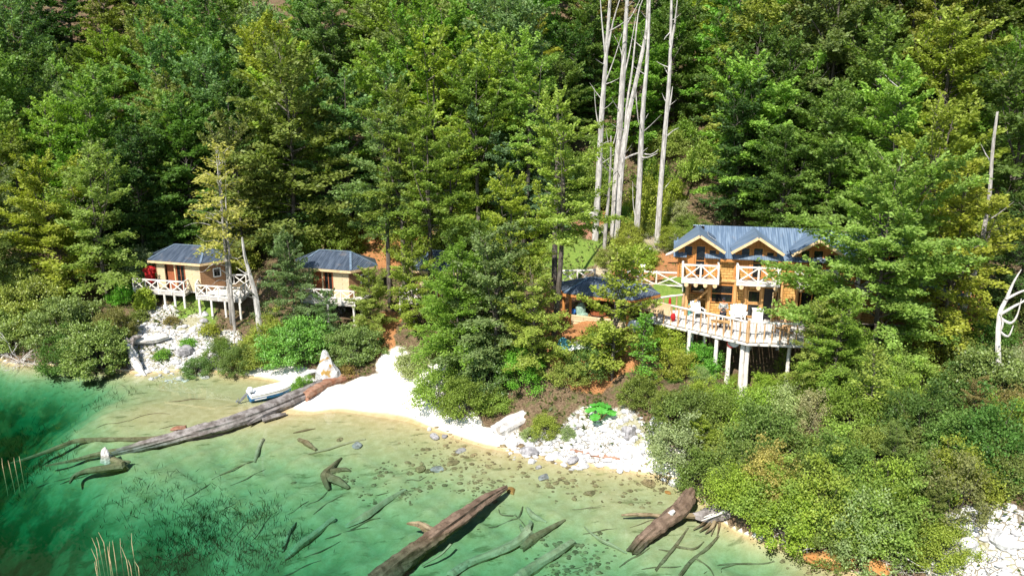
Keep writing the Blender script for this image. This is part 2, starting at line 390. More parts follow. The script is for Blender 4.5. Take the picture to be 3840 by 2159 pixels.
def ground_mat():
    t = NT('ground'); p = t.pos()
    a = t.n('ShaderNodeAttribute', attribute_name='mask'); b = t.n('ShaderNodeAttribute', attribute_name='mask_two')
    sa = t.n('ShaderNodeSeparateColor'); t.put(sa.inputs[0], a.outputs['Color']); sb = t.n('ShaderNodeSeparateColor'); t.put(sb.inputs[0], b.outputs['Color'])
    big = t.noise(p, .55, 4); med = t.noise(p, 2.1, 4, .65); fine = t.noise(p, 9, 4, .7)
    sepz = t.n('ShaderNodeSeparateXYZ'); t.put(sepz.inputs[0], p); z = sepz.outputs[2]
    def edge(m, k=.9): return t.step(t.math('ADD', m, t.math('MULTIPLY', t.math('SUBTRACT', med, .5), k)), .38, .62)
    litter = t.mix(t.step(fine, .35, .65), (.075, .048, .028), (.20, .14, .085))
    litter = t.mix(t.math('MULTIPLY', t.step(med, .50, .62), .6), litter, (.075, .10, .025))
    col = litter
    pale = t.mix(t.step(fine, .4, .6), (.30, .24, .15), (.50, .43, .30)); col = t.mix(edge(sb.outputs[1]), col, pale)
    soil = t.mix(t.step(fine, .35, .7), (.30, .13, .05), (.46, .23, .10)); col = t.mix(edge(sa.outputs[1]), col, soil)
    gr = t.mix(t.step(fine, .35, .65), (.10, .18, .03), (.20, .27, .05)); col = t.mix(edge(a.outputs['Alpha']), col, gr)
    vor = t.n('ShaderNodeTexVoronoi', feature='DISTANCE_TO_EDGE'); t.put(vor.inputs['Vector'], p); vor.inputs['Scale'].default_value = 3.4
    rk = t.mix(t.step(fine, .3, .7), (.42, .40, .37), (.66, .65, .62)); rk = t.mix(t.step(vor.outputs[0], .0, .12), (.16, .13, .08), rk)
    rk = t.mix(t.math('MULTIPLY', t.step(big, .50, .62), .7), rk, (.26, .24, .10)); col = t.mix(edge(sa.outputs[2]), col, rk)
    dry = t.mix(t.step(med, .3, .7), (.74, .69, .60), (.84, .81, .75))
    wet = t.mix(t.step(med, .3, .7), (.46, .34, .17), (.55, .42, .23))
    sd = t.mix(t.step(t.math('ADD', z, t.math('MULTIPLY', t.math('SUBTRACT', big, .5), .06)), .03, .10), wet, dry)
    col = t.mix(edge(sa.outputs[0], .5), col, sd)
    # lake bed: sand, darker weedy patches and silt
    bed = t.mix(t.step(med, .3, .75), (.44, .36, .18), (.56, .47, .27))
    bed = t.mix(t.math('MULTIPLY', t.step(fine, .52, .74), .35), bed, (.26, .22, .11))
    streak = t.noise(t.scale(p, (.5, 1.6, .5)), 1.3, 5, .65)
    bed = t.mix(t.math('MULTIPLY', t.step(streak, .56, .68), .65), bed, (.13, .13, .045))
    deep = t.math('MULTIPLY', t.step(z, -1.0, -2.4), t.step(big, .42, .56))
    bed = t.mix(t.math('MULTIPLY', deep, .7), bed, (.10, .11, .035))
    col = t.mix(sb.outputs[0], col, bed)
    rough = t.math('SUBTRACT', .95, 0.)
    return t.done(t.bsdf(col, rough, .15, normal=t.bump(fine, .55, .05)))
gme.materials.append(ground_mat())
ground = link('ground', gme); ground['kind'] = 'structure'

# ------------------------------------------------------------------ water
def water_mat():
    t = NT('water'); p = t.pos()
    n = t.noise(t.scale(p, (1, .8, 1)), 3.2, 2, .5)
    bm = t.bump(n, .03, .008)
    g = t.n('ShaderNodeBsdfGlossy'); g.inputs['Roughness'].default_value = .015; t.put(g.inputs['Normal'], bm)
    tr = t.n('ShaderNodeBsdfTransparent')
    fr = t.n('ShaderNodeFresnel'); fr.inputs['IOR'].default_value = 1.33
    mx = t.n('ShaderNodeMixShader'); t.put(mx.inputs[0], fr); t.t.links.new(tr.outputs[0], mx.inputs[1]); t.t.links.new(g.outputs[0], mx.inputs[2])
    va = t.n('ShaderNodeVolumeAbsorption'); va.inputs['Color'].default_value = (.22, .745, .675, 1); va.inputs['Density'].default_value = .62
    t.t.links.new(va.outputs[0], t.out.inputs['Volume'])
    return t.done(mx)
wb = MB(); wb.box((0, 12, -7), (400, 130, 14))
wo = solo('water', wb, water_mat(), None, None, kind='structure')

# ------------------------------------------------------------------ light
SUN_EL, SUN_AZ = R_(47), R_(205)
w = bpy.data.worlds.new('World'); scene.world = w; w.use_nodes = True
nt = w.node_tree; bg = nt.nodes['Background']; sky = nt.nodes.new('ShaderNodeTexSky'); sky.sky_type = 'NISHITA'; sky.sun_disc = False
sky.sun_elevation = SUN_EL; sky.sun_rotation = SUN_AZ; sky.air_density = 1.1; sky.dust_density = .4
nt.links.new(sky.outputs[0], bg.inputs[0]); bg.inputs[1].default_value = .11
sd_ = bpy.data.lights.new('sun', 'SUN'); so_ = bpy.data.objects.new('sun', sd_); COL.objects.link(so_)
sd_.energy = 4.6; sd_.angle = R_(.5); sd_.color = (1, .95, .87)
sdir = Vector((math.sin(SUN_AZ) * math.cos(SUN_EL), math.cos(SUN_AZ) * math.cos(SUN_EL), math.sin(SUN_EL)))
so_.rotation_euler = sdir.to_track_quat('Z', 'Y').to_euler(); so_.location = (0, 0, 60)
scene.view_settings.view_transform = 'Standard'; scene.view_settings.look = 'None'; scene.view_settings.exposure = .75; scene.view_settings.gamma = 1
scene.render.engine = 'CYCLES'
cy_ = scene.cycles; cy_.max_bounces = 5; cy_.diffuse_bounces = 2; cy_.glossy_bounces = 2; cy_.transmission_bounces = 3; cy_.transparent_max_bounces = 8; cy_.volume_bounces = 0
cy_.use_denoising = True; cy_.caustics_reflective = False; cy_.caustics_refractive = False
# ------------------------------------------------------------------ buildings
def rail_panel(mb, p0, p1, h=.95, lo=.12, t=.07, X=True):
    p0 = Vector(p0); p1 = Vector(p1); up = Vector((0, 0, 1))
    mb.bar(p0 + up * h, p1 + up * h, t * 1.15); mb.bar(p0 + up * lo, p1 + up * lo, t)
    if X:
        d = (p1 - p0).normalized() * .05; o = d.cross(up) * .6
        mb.bar(p0 + up * (lo + .04) + d, p1 + up * (h - .05) - d, t * .85); mb.bar(p0 + up * (h - .05) + d + o, p1 + up * (lo + .04) - d + o, t * .85)
def railing(parent, name, pts, z, panels_len=1.1, h=.95, X=True, mat='rail', t=.075, skip=None):
    """a railing part along a polyline (parent-local xy) with its posts as sub-parts"""
    mb = MB(); posts = []
    for i in range(len(pts) - 1):
        a = Vector((*pts[i], z)); b = Vector((*pts[i + 1], z)); n = max(1, round((b - a).length / panels_len))
        for k in range(n):
            q0 = a.lerp(b, k / n); q1 = a.lerp(b, (k + 1) / n)
            rail_panel(mb, q0, q1, h, t=t, X=X); posts.append(q0)
        if i == len(pts) - 2: posts.append(b)
    r = part(name, mb, M[mat], parent)
    for q in posts:
        m = MB(); m.tube([q - Vector((0, 0, .2)), q + Vector((0, 0, h + .07))], [t * .72, t * .62], 6, rough=.06, seed=rnd.random())
        part('railing_post', m, M[mat], r)
    return r

def hexpoly(L, S, inset=0.):
    q = S * .866
    P = [(0, 0), (L, 0), (L + S / 2, q), (L, 2 * q), (0, 2 * q), (-S / 2, q)]
    if inset:
        c = Vector((L / 2, q)); out = []
        for p in P:
            v = Vector(p) - c
            out.append((c.x + v.x * (1 - inset * 2 / L * 1.0), c.y + v.y * (1 - inset / q)))
        return out
    return P
def hex_roof(root, L, S, ze, zr, mat, fascia, overh=.0):
    q = S * .866; P = hexpoly(L, S); r0 = Vector((S * .42, q, zr)); r1 = Vector((L - S * .42, q, zr))
    E_ = [Vector((*p, ze)) for p in P]; m = MB(); th = .05
    for poly in ([E_[0], E_[1], r1, r0], [E_[1], E_[2], r1], [E_[2], E_[3], r1], [E_[3], E_[4], r0, r1], [E_[4], E_[5], r0], [E_[5], E_[0], r0]):
        m.slab(poly, th)
    roof = part('roof', m, mat, root)
    f = MB()
    for i in range(6):
        a = E_[i] - Vector((0, 0, .12)); b = E_[(i + 1) % 6] - Vector((0, 0, .12)); f.bar(a, b, .05, .17)
    part('fascia', f, fascia, roof)
    c = MB(); c.bar(r0 + Vector((0, 0, .02)), r1 + Vector((0, 0, .02)), .22, .04)
    for e, r in ((E_[0], r0), (E_[1], r1), (E_[2], r1), (E_[5], r0)): c.bar(e.lerp(r, .02) + Vector((0, 0, .025)), r + Vector((0, 0, .025)), .16, .03)
    part('ridge_cap', c, M['roof_lodge'], roof)
    return roof
def pane_frame(parent, x0, x1, z0, z1, y, name='window', fm='timber', bars=(1, 1), gm='glass', t=.07, out=-.05):
    """framed opening in a wall facing -y (local): frame is the part, pane the sub-part"""
    f = MB()
    for a, b in (((x0, z0), (x1, z0)), ((x0, z1), (x1, z1))): f.box(((a[0] + b[0]) / 2, y + out / 2, a[1]), (x1 - x0 + t, abs(out) + .03, t))
    for x in (x0, x1): f.box((x, y + out / 2 - .003, (z0 + z1) / 2), (t, abs(out) + .03, z1 - z0 - t))
    for k in range(1, bars[0]): f.box((x0 + (x1 - x0) * k / bars[0], y + out / 2, (z0 + z1) / 2), (t * .7, abs(out), z1 - z0 - t))
    for k in range(1, bars[1]): f.box(((x0 + x1) / 2, y + out / 2 + .004, z0 + (z1 - z0) * k / bars[1]), (x1 - x0 - t, abs(out), t * .7))
    fr = part(name, f, M[fm], parent)
    g = MB(); g.box(((x0 + x1) / 2, y - .012, (z0 + z1) / 2), (x1 - x0 - .02, .02, z1 - z0 - .02)); part('pane', g, M[gm], fr)
    return fr

def frame_of(o, e, n):
    return
def local(root_loc, rz, p):
    """world point -> local coordinates of a root turned by rz"""
    d = Vector(p) - Vector(root_loc); c, s = math.cos(-rz), math.sin(-rz)
    return Vector((d.x * c - d.y * s, d.x * s + d.y * c, d.z))
def toworld(root_loc, rz, p):
    c, s = math.cos(rz), math.sin(rz); p = Vector(p)
    return Vector((root_loc[0] + p.x * c - p.y * s, root_loc[1] + p.x * s + p.y * c, root_loc[2] + p.z))

# ---- lodge: local x along the facade, y into the house, z above the terrace floor
LZ = 5.36; LO = (11.0, 48.07, LZ); LR = R_(-11)
lodge = empty('timber_lodge', LO, 'two storey shingled timber lodge with three gabled dormers, grey metal roof and three balconies', 'lodge', rz=LR)
W_ = 12.6; D_ = 5.0; Z2 = 2.45; ZE = 3.86; ZR = 5.36
# lower walls: shingle infill around openings
def wallbox(m, x0, x1, z0, z1, y=0., th=.18): m.box(((x0 + x1) / 2, y + th / 2, (z0 + z1) / 2), (x1 - x0, th, z1 - z0))
lw = MB()
for x0, x1, z0, z1 in [(1.45,3.72,0,1.0),(2.9,3.72,1.0,2.3),(1.45,2.9,2.1,2.3),(4.57,4.70,0,2.3),(3.72,4.57,0,.1),(3.72,4.57,1.85,2.3),(4.70,5.62,1.98,2.3),(5.62,6.75,0,2.3),(6.75,8.3,0,.35),(6.75,8.3,1.95,2.3),(8.3,12.6,0,2.3)]:
    wallbox(lw, x0, x1, z0, z1)
lw.box((12.51, 2.6, 1.15), (.18, 4.82, 2.3)); lw.box((6.3, 4.91, 1.15), (12.4, .18, 2.3))
lw.box((1.36, 2.6, 1.15), (.18, 4.8, 2.3))
lw.box((.7, 1.9, .75), (1.14, .16, 1.5))
part('lower_wall', lw, M['shingle'], lodge)
inn = MB(); inn.box((6.9, 1.6, 1.1), (10.6, .1, 2.15)); part('inner_wall', inn, M['door_red'], lodge)
uw = MB()
for c in (.62, 4.05, 7.55, 11.05):
    # gabled dormer front with openings left for windows
    for x0, x1, z0, z1 in [(-1.22,-.92,2.55,4.45),(-.92,-.40,2.55,3.86),(-.40,.30 - .02,4.58,4.7),(-.92,-.40,4.52,4.62),(.95,1.22,2.55,4.45),(.42,.95,2.55,3.86),(.42,.95,4.36,4.5)]:
        pass
    uw.add([(c - 1.2, 0, Z2), (c + 1.2, 0, Z2), (c + 1.2, 0, 4.42), (c, 0, 5.18), (c - 1.2, 0, 4.42), (c - 1.2, .14, Z2), (c + 1.2, .14, Z2), (c + 1.2, .14, 4.42), (c, .14, 5.18), (c - 1.2, .14, 4.42)],
           [(0,1,2,3,4), (9,8,7,6,5), (0,5,6,1), (1,6,7,2), (2,7,8,3), (3,8,9,4), (4,9,5,0)])
for x0, x1 in ((-.3, -.582), (1.82 + .002, 2.85 - .002), (5.25 + .002, 6.35 - .002), (8.75 + .002, 9.85 - .002), (12.252, 12.6)):
    if x1 > x0: wallbox(uw, x0, x1, Z2, ZE - .12, .004, .14)
uw.box((12.53, 2.5, 3.2), (.14, 4.9, 1.5)); uw.box((6.3, 4.93, 3.2), (12.3, .14, 1.5)); uw.box((-.0, 2.5, 3.2), (.14, 4.9, 1.5))
part('upper_wall', uw, M['shingle'], lodge)
gb = MB()
for c in (.62, 4.05, 7.55, 11.05):
    gb.add([(c - 1.21, -.03, 3.35), (c + 1.21, -.03, 3.35), (c + 1.21, -.03, 4.43), (c, -.03, 5.19), (c - 1.21, -.03, 4.43), (c - 1.21, -.004, 3.35), (c + 1.21, -.004, 3.35), (c + 1.21, -.004, 4.43), (c, -.004, 5.19), (c - 1.21, -.004, 4.43)],
           [(0,1,2,3,4), (9,8,7,6,5), (0,5,6,1), (1,6,7,2), (2,7,8,3), (3,8,9,4), (4,9,5,0)])
part('gable_boards', gb, M['timber'], lodge)
for c in (.62, 4.05, 7.55, 11.05):
    for s in (-1, 1): sw = MB(); sw.box((c + s * 1.27, 1.35, 4.02), (.1, 2.7, .86)); part('dormer_cheek', sw, M['roof_lodge'], lodge)
# roofs
mr = MB()
SL = (ZR - ZE) / 2.95
mr.slab([(1.0, -.45, ZE), (12.9, -.45, ZE), (12.9, 2.5, ZR), (1.0, 2.5, ZR)], .05)
mr.slab([(-.9, -.45, ZE), (-.1, -.45, ZE), (-.1, 1.0, ZE + 1.45 * SL), (-.9, 1.0, ZE + 1.45 * SL)], .05)
mr.slab([(.3, 5.4, ZE), (12.9, 5.4, ZE), (12.9, 2.5, ZR), (.3, 2.5, ZR)], .05)
roof = part('roof', mr, M['roof_lodge_x'], lodge)
for x0, x1 in ((-.9, -.62), (1.95, 2.78), (5.35, 6.25), (8.85, 9.75), (12.35, 12.9)):
    fa = MB(); fa.box(((x0 + x1) / 2, -.42, ZE - .13), (x1 - x0, .05, .16)); part('eave_board', fa, M['timber'], roof)
for c in (.62, 4.05, 7.55, 11.05):
    d = MB(); hz = 5.37; ez = 4.42
    for s in (-1, 1): d.slab([(c, -.95, hz), (c + s * 1.52, -.95, hz - 1.52 * .635), (c + s * 1.52, 1.05, hz - 1.52 * .635), (c, 2.5, hz)], .05)
    dr = part('dormer_roof', d, M['roof_lodge'], lodge)
    f = MB()
    for s in (-1, 1):
        f.bar((c + s * .02, -.93, hz - .1), (c + s * 1.53, -.93, hz - .1 - 1.52 * .635), .05, .16)
    part('bargeboard', f, M['fascia'], dr)
    b = MB()
    for s in (-1, 1): b.bar((c + s * .03, -.5, hz - .15), (c + s * 1.3, -.5, hz - .15 - 1.28 * .635), .07, .1)
    b.bar((c, -.9, hz - .16), (c, 0, hz - .16), .09, .12); part('rafter', b, M['timber'], dr)
    pane_frame(lodge, c - .88, c - .36, 3.86, 4.5, -.035, fm='timber')
    pane_frame(lodge, c + .62, c + 1.08, 3.86, 4.3, -.035, fm='timber')
    dd = pane_frame(lodge, c - .16, c + .42, 2.62, 4.52, -.035, 'balcony_door', 'timber', (1, 2))
    t = MB()
    for x in (c - .28, c + .54, c - 1.17, c + 1.17): t.box((x, -.06, 3.4), (.13, .07, 1.85))
    part('door_post', t, M['timber'], lodge)
# corner logs, lintels, brace
for x in (.06, 1.42, 2.98, 3.62, 4.62, 5.75, 6.66, 8.4, 10.4, 12.5):
    lg = MB(); lg.tube([(x, -.06, 0), (x, -.06, 2.32)], [.12, .105], 9, rough=.04, seed=int(x * 10)); part('log_post', lg, M['log_wall'], lodge)
bm_ = MB(); bm_.tube([(-.2, -.08, 2.36), (3, -.08, 2.35), (7, -.08, 2.36), (12.7, -.08, 2.35)], .11, 8, rough=.03); bm_.bar((.2, -.12, .55), (1.35, -.12, 1.75), .11); bm_.bar((.4, .3, 1.0), (1.3, .3, 1.0), .05); bm_.bar((.4, .3, 1.5), (1.3, .3, 1.5), .05)
part('beam', bm_, M['log_wall'], lodge)
pane_frame(lodge, .34, 1.26, 1.0, 2.1, 1.8, fm='timber', bars=(1, 2))
pane_frame(lodge, 1.55, 2.86, .95, 2.08, .0, fm='timber', bars=(1, 2))
pane_frame(lodge, 3.78, 4.5, 1.05, 1.8, .0, fm='log_wall'); pane_frame(lodge, 3.78, 4.5, .14, .95, .0, fm='log_wall')
pane_frame(lodge, 6.9, 8.2, .4, 1.9, 0, fm='timber', bars=(2, 1))
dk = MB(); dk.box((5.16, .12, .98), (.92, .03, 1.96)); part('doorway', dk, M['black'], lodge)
# open glazed door leaf, hinged at the right
dl = empty('door', (5.6, -.06, 0), None, None); dl.parent = lodge; dl.rotation_euler = (0, 0, R_(58))
del_ = MB()
for z in (.06, .92, 1.9): del_.box((-.42, 0, z), (.84, .05, .12))
for x in (-.05, -.79): del_.box((x, .002, .98), (.1, .055, 1.84))
part('door_frame', del_, M['fascia'], dl)
g_ = MB(); g_.box((-.42, .01, 1.4), (.7, .015, .86)); part('pane', g_, M['glass'], dl)
g_ = MB(); g_.box((-.42, .01, .49), (.7, .015, .76)); part('door_panel', g_, M['shingle'], dl)
hd = MB(); hd.tube([(-.78, -.09, .95), (-.64, -.09, .95)], .015, 6); hd.tube([(-.78, -.03, .95), (-.78, -.09, .95)], .014, 6); part('handle', hd, M['alu'], dl)
# balconies: separate floors carried on log beams
for bx0, bx1 in ((-.33, 1.88), (2.95, 5.45), (6.38, 8.75), (9.9, 12.2)):
    fl = MB(); n = 8
    for k in range(n): fl.box(((bx0 + bx1) / 2, -.07 - (k + .5) * .125, Z2 + .03), (bx1 - bx0, .113, .045))
    b = part('balcony', fl, M['deck'], lodge)
    e = MB(); e.box(((bx0 + bx1) / 2, -1.09, Z2 - .02), (bx1 - bx0 + .04, .05, .15)); part('edge_board', e, M['rail'], b)
    for k in range(4 if bx0 < 0 else 3):
        x = bx0 + .28 + (bx1 - bx0 - .5) * k / (3 if bx0 < 0 else 2)
        l = MB(); l.tube([(x, -1.2, Z2 - .18), (x, .1, Z2 - .18)], .13, 10, rough=.03, seed=k); part('log_beam', l, M['log_end'], b)
    r = MB(); cor = [(bx0 + .04, -.05), (bx0 + .04, -1.03), (bx1 - .04, -1.03), (bx1 - .04, -.05)]
    for i, n_ in ((0, 1), (1, 2), (2, 1)):
        a = Vector((*cor[i], Z2 + .05)); c2 = Vector((*cor[i + 1], Z2 + .05))
        for k in range(n_): rail_panel(r, a.lerp(c2, k / n_), a.lerp(c2, (k + 1) / n_), 1.0, .08, .085)
    rr = part('railing', r, M['rail'], b)
    for q in (cor[1], cor[2], ((bx0 + bx1) / 2, -1.03)):
        m = MB(); m.tube([(*q, Z2 - .05), (*q, Z2 + 1.12)], [.075, .06], 7, rough=.05, seed=int(q[0] * 9)); part('railing_post', m, M['rail'], b)
ch = MB(); ch.tube([(8.6, 2.2, 5.2), (8.6, 2.2, 5.75)], .1, 10); ch.box((8.6, 2.2, 5.82), (.34, .34, .05)); part('chimney', ch, M['black'], roof)
# solar panel on the roof between the first two dormers (on dormer roof slope)
sp = empty('solar_panel', toworld(LO, LR, (1.42, 1.05, 5.37 - .8 * .635 + .08)), 'dark blue solar panel tilted on the grey lodge roof', 'solar panel', rz=LR)
sl = Matrix.Rotation(math.atan(.635), 3, 'Y')
m = MB(); m.box((0, 0, 0), (.62, 1.3, .03), sl); pf = part('frame', m, M['alu'], sp)
for a in (-1, 1):
    for b in (-1, 0, 1):
        m = MB(); m.box(sl @ Vector((a * .145, b * .41, .02)), (.27, .38, .012), sl); part('cell_block', m, M['panel'], pf)

# ---- lodge terrace
def xyz(u, v, z): p = at(u, v, z=z); return (p.x, p.y)
tr_poly = [xyz(2412, 1180, LZ), (13.66, 43.38), (18.6, 42.75), tuple(toworld(LO, LR, (9.4, -.02, 0))[:2]), tuple(toworld(LO, LR, (-.02, -.02, 0))[:2]), xyz(2560, 1158, LZ)]
TB = (13.66, 43.38, LZ - 2.3)
terrace = empty('lodge_terrace', TB, 'pale timber terrace on tall log stilts along the front of the lodge', 'terrace')
def W2(parent_base, p): return (p[0] - parent_base[0], p[1] - parent_base[1], (p[2] if len(p) > 2 else 0) - parent_base[2])
def poly_boards(poly, z, th=.05, width=.15, ang=0., gap=.012):
    """floor boards clipped to a convex-ish polygon, boards along direction ang"""
    d = Vector((math.cos(ang), math.sin(ang))); n = Vector((-d.y, d.x)); P = [Vector(p) for p in poly]
    o = [p.dot(n) for p in P]; m = MB(); t = min(o)
    while t < max(o):
        mid = t + width / 2; xs = []
        for i in range(len(P)):
            a, b = P[i], P[(i + 1) % len(P)]; fa_, fb_ = a.dot(n) - mid, b.dot(n) - mid
            if fa_ * fb_ < 0: xs.append((a + (b - a) * (fa_ / (fa_ - fb_))).dot(d))
        xs.sort()
        for k in range(0, len(xs) - 1, 2):
            if xs[k + 1] - xs[k] > .1:
                c = d * ((xs[k] + xs[k + 1]) / 2) + n * mid
                m.box((c.x, c.y, z - th / 2 + rnd.uniform(-.006, .006)), (xs[k + 1] - xs[k], width - gap, th), Matrix.Rotation(ang, 3, 'Z'))
        t += width
    return m
fm_ = poly_boards(tr_poly, LZ, ang=R_(75), width=.2, gap=.018); part('floor', fm_, M['deck'], terrace, world=True)
ed = MB()
for a, b in zip(tr_poly[:3] + [tr_poly[-1]], tr_poly[1:4] + [tr_poly[0]]):
    ed.bar((*a, LZ - .14), (*b, LZ - .14), .07, .16); ed.bar((*a, LZ - .36), (*b, LZ - .36), .1, .14)
part('edge_beam', ed, M['rail'], terrace, world=True)
jo = MB(); A_, B_, C_ = [Vector((*p, LZ - .28)) for p in tr_poly[:3]]
for k in range(1, 9):
    q = A_.lerp(B_, k / 9); dirn = Vector((.18, .98, 0)); jo.tube([q - dirn * .16, q + dirn * 3.2], .07, 7)
for k in range(1, 8):
    q = B_.lerp(C_, k / 8); dirn = Vector((.19, .98, 0)); jo.tube([q - dirn * .16, q + dirn * 3.4], .07, 7)
part('joist', jo, M['deck_edge'], terrace, world=True)
# stilts: (u, v of the foot, distance behind the deck edge handled by point)
for u, v0, back, rad in [(2340*0+2440,1200,0.15,.08),(2512,1215,.1,.12),(2587,1235,.1,.11),(2615,1240,1.4,.12),(2668,1250,1.6,.1),(2690,1255,.08,.12),(2742,1262,.25,.14),(2790,1270,.1,.14),(2808,1272,.1,.13),(2965,1272,.08,.11),(2960,1240,1.8,.1),(2860,1240,2.,.1),(3060,1272,.1,.11)]:
    p = at(u, v0 + 4, z=LZ - .3); p.y += back
    g0 = tz(p.x, p.y); m = MB()
    m.tube([(p.x + rnd.uniform(-.06, .06), p.y, g0 - .25), (p.x, p.y, (g0 + LZ) / 2), (p.x, p.y, LZ - .44)], [rad * 1.15, rad, rad * .95], 9, rough=.06, seed=u)
    part('stilt', m, M['rail'], terrace, world=True)
def picket_rail(a, b, n, h=.98, rail_mat='rail'):
    a = Vector((*a, LZ)); b = Vector((*b, LZ)); up = Vector((0, 0, 1))
    m = MB(); pts = [a.lerp(b, k / 6) + up * (h + rnd.uniform(-.02, .02)) for k in range(7)]; m.tube(pts, [.065] * 7, 7, rough=.08, seed=n)
    r = part('top_rail', m, M['rail'], terrace, world=True)
    for k in range(n + 1):
        q = a.lerp(b, k / n); big = k in (0, n); w = .1 if big else rnd.uniform(.04, .06)
        m = MB(); j = Vector((rnd.uniform(-.05, .05), rnd.uniform(-.03, .03), 0))
        m.tube([q - up * .25, q + up * .5 + j * .5, q + up * (h + (.08 if big else -.01))], [w * 1.1, w, w * .9], 7, rough=.1, seed=k + n * 10)
        part('picket', m, M['picket'], r, world=True)
picket_rail(tr_poly[0], tr_poly[1], 14); picket_rail(tr_poly[1], tr_poly[2], 11); picket_rail(tr_poly[0], tr_poly[5], 6)

# ---- pavilion (open shelter) left of the lodge
GZE, GZR = 6.72, 7.35
g0_ = at(2113, 1099, z=GZE); g1_ = at(2372, 1127, z=GZE)
PR = math.atan2(g1_.y - g0_.y, g1_.x - g0_.x); PL = (g1_ - g0_).length; PB = Vector((g0_.x, g0_.y, 4.5))
pav = empty('open_shelter', PB, 'open sided shelter with dark hipped metal roof and pale half wall left of the lodge', 'shelter', rz=PR)
hex_roof(pav, PL, 2.5, GZE - 4.5, GZR - 4.5, M['roof_dark'], M['timber'])
hp = hexpoly(PL, 2.5, .35)
for p in hp:
    m = MB(); wp = toworld(PB, PR, (p[0], p[1], 0)); m.tube([(p[0], p[1], tz(wp.x, wp.y) - 4.7), (p[0], p[1], 2.14)], [.1, .09], 8, rough=.04, seed=int(p[0] * 7)); part('post', m, M['timber'], pav)
hw = MB()
a, b = Vector((*hp[0], 0)), Vector((*hp[1], 0)); dirw = (b - a).normalized()
for k in range(4): hw.bar(a + dirw * .1 + Vector((0, 0, .02 + k * .215)), b.lerp(a, .02) + Vector((0, 0, .02 + k * .215)), .06, .2)
part('half_wall', hw, M['planks_pale'], pav)
hw = MB()
a, b = Vector((*hp[3], .0)), Vector((*hp[4], 0))
hw.bar(a + Vector((0, 0, .6)), b + Vector((0, 0, .6)), .06, 1.5); part('back_wall', hw, M['door_red'], pav)
be = MB()
for i in range(6): be.bar((*hp[i], 2.1), (*hp[(i + 1) % 6], 2.1), .1, .12)
part('ring_beam', be, M['timber'], pav)

# ---- cabins
def cabin(F0, F1, ze, zr, zf, label, S=2.4, light=True):
    rz = math.atan2(F1.y - F0.y, F1.x - F0.x); L = (F1 - F0).length; base = Vector((F0.x, F0.y, zf))
    c = empty('log_cabin', base, label, 'cabin', 'hipped roof cabins along the shore', rz)
    hex_roof(c, L, S, ze - zf, zr - zf, M['roof_dark'], M['fascia'])
    w = hexpoly(L, S, .42); H_ = ze - zf - .1
    x0, x1, yf = w[0][0], w[1][0], w[0][1]
    fw = MB(); a0 = x0 + .18 * (x1 - x0); a1 = x0 + .66 * (x1 - x0)
    fw.box(((x0 + a0) / 2, yf + .06, H_ / 2), (a0 - x0, .12, H_)); fw.box(((a1 + x1) / 2, yf + .06, H_ / 2), (x1 - a1, .12, H_)); fw.box(((a0 + a1) / 2, yf + .06, H_ - .09), (a1 - a0, .118, .18))
    part('front_wall', fw, M['planks_pale'], c)
    sw_ = MB()
    for i in range(1, 6): sw_.bar((*w[i], H_ / 2), (*w[(i + 1) % 6], H_ / 2), .12, H_)
    part('side_wall', sw_, M['planks_brown'], c)
    fl = MB(); fl.prism(w, -.12, -.01); part('floor', fl, M['deck_edge'], c)
    pn = MB(); am = a0 + (a1 - a0) * .52
    pn.box(((a0 + am) / 2, yf + .3, H_ / 2 - .1), (am - a0, .06, H_ - .2)); part('recessed_wall', pn, M['door_red'], c)
    po = MB(); po.tube([(am, yf - .02, 0), (am, yf - .02, H_ - .18)], .07, 8); part('porch_post', po, M['fascia'], c)
    d = pane_frame(c, am + .12, a1 - .06, .06, H_ - .24, yf + .06, 'glazed_door', 'door_red', (2, 1), t=.09)
    # window in the right-hand side wall
    p, q = Vector((*w[1], 0)), Vector((*w[2], 0)); mid = p.lerp(q, .68); dd = (q - p).normalized(); nn = Vector((dd.y, -dd.x, 0))
    f = MB(); wc = mid + nn * .075 + Vector((0, 0, H_ * .6)); ang = math.atan2(dd.y, dd.x); Mr = Matrix.Rotation(ang, 3, 'Z')
    for z in (-.33, .33): f.box(wc + Vector((0, 0, z)), (.6, .07, .07), Mr)
    for s in (-.28, .28): f.box(wc + Mr @ Vector((s, .003, 0)), (.07, .06, .6), Mr)
    ff = part('window', f, M['white'], c); g = MB(); g.box(wc - nn * .01, (.52, .02, .6), Mr); part('pane', g, M['glass'], ff)
    return c, rz, base, L, w
ZC1 = 3.7
F0, F1 = at(553, 975, z=6.08), at(750, 989, z=6.08)
cab1 = cabin(F0, F1, 6.08, 6.98, ZC1, 'left cabin with pale planks and red brown door under a clear blue grey hipped roof')
F1b = at(1315, 1015, z=6.22); dv = (F1 - F0).normalized(); F0b = F1b - dv * 4.6
cab2 = cabin(F0b, F1b, 6.22, 7.15, 4.0, 'middle cabin half hidden by trees, below the orange soil bank')
F0c = at(1545, 1012, z=6.34); F1c = F0c + Vector((4.5, -.9, 0))
cab3 = cabin(F0c, F1c, 6.34, 7.4, 4.0, 'right cabin with deep blue roof, almost hidden behind dark trunks')

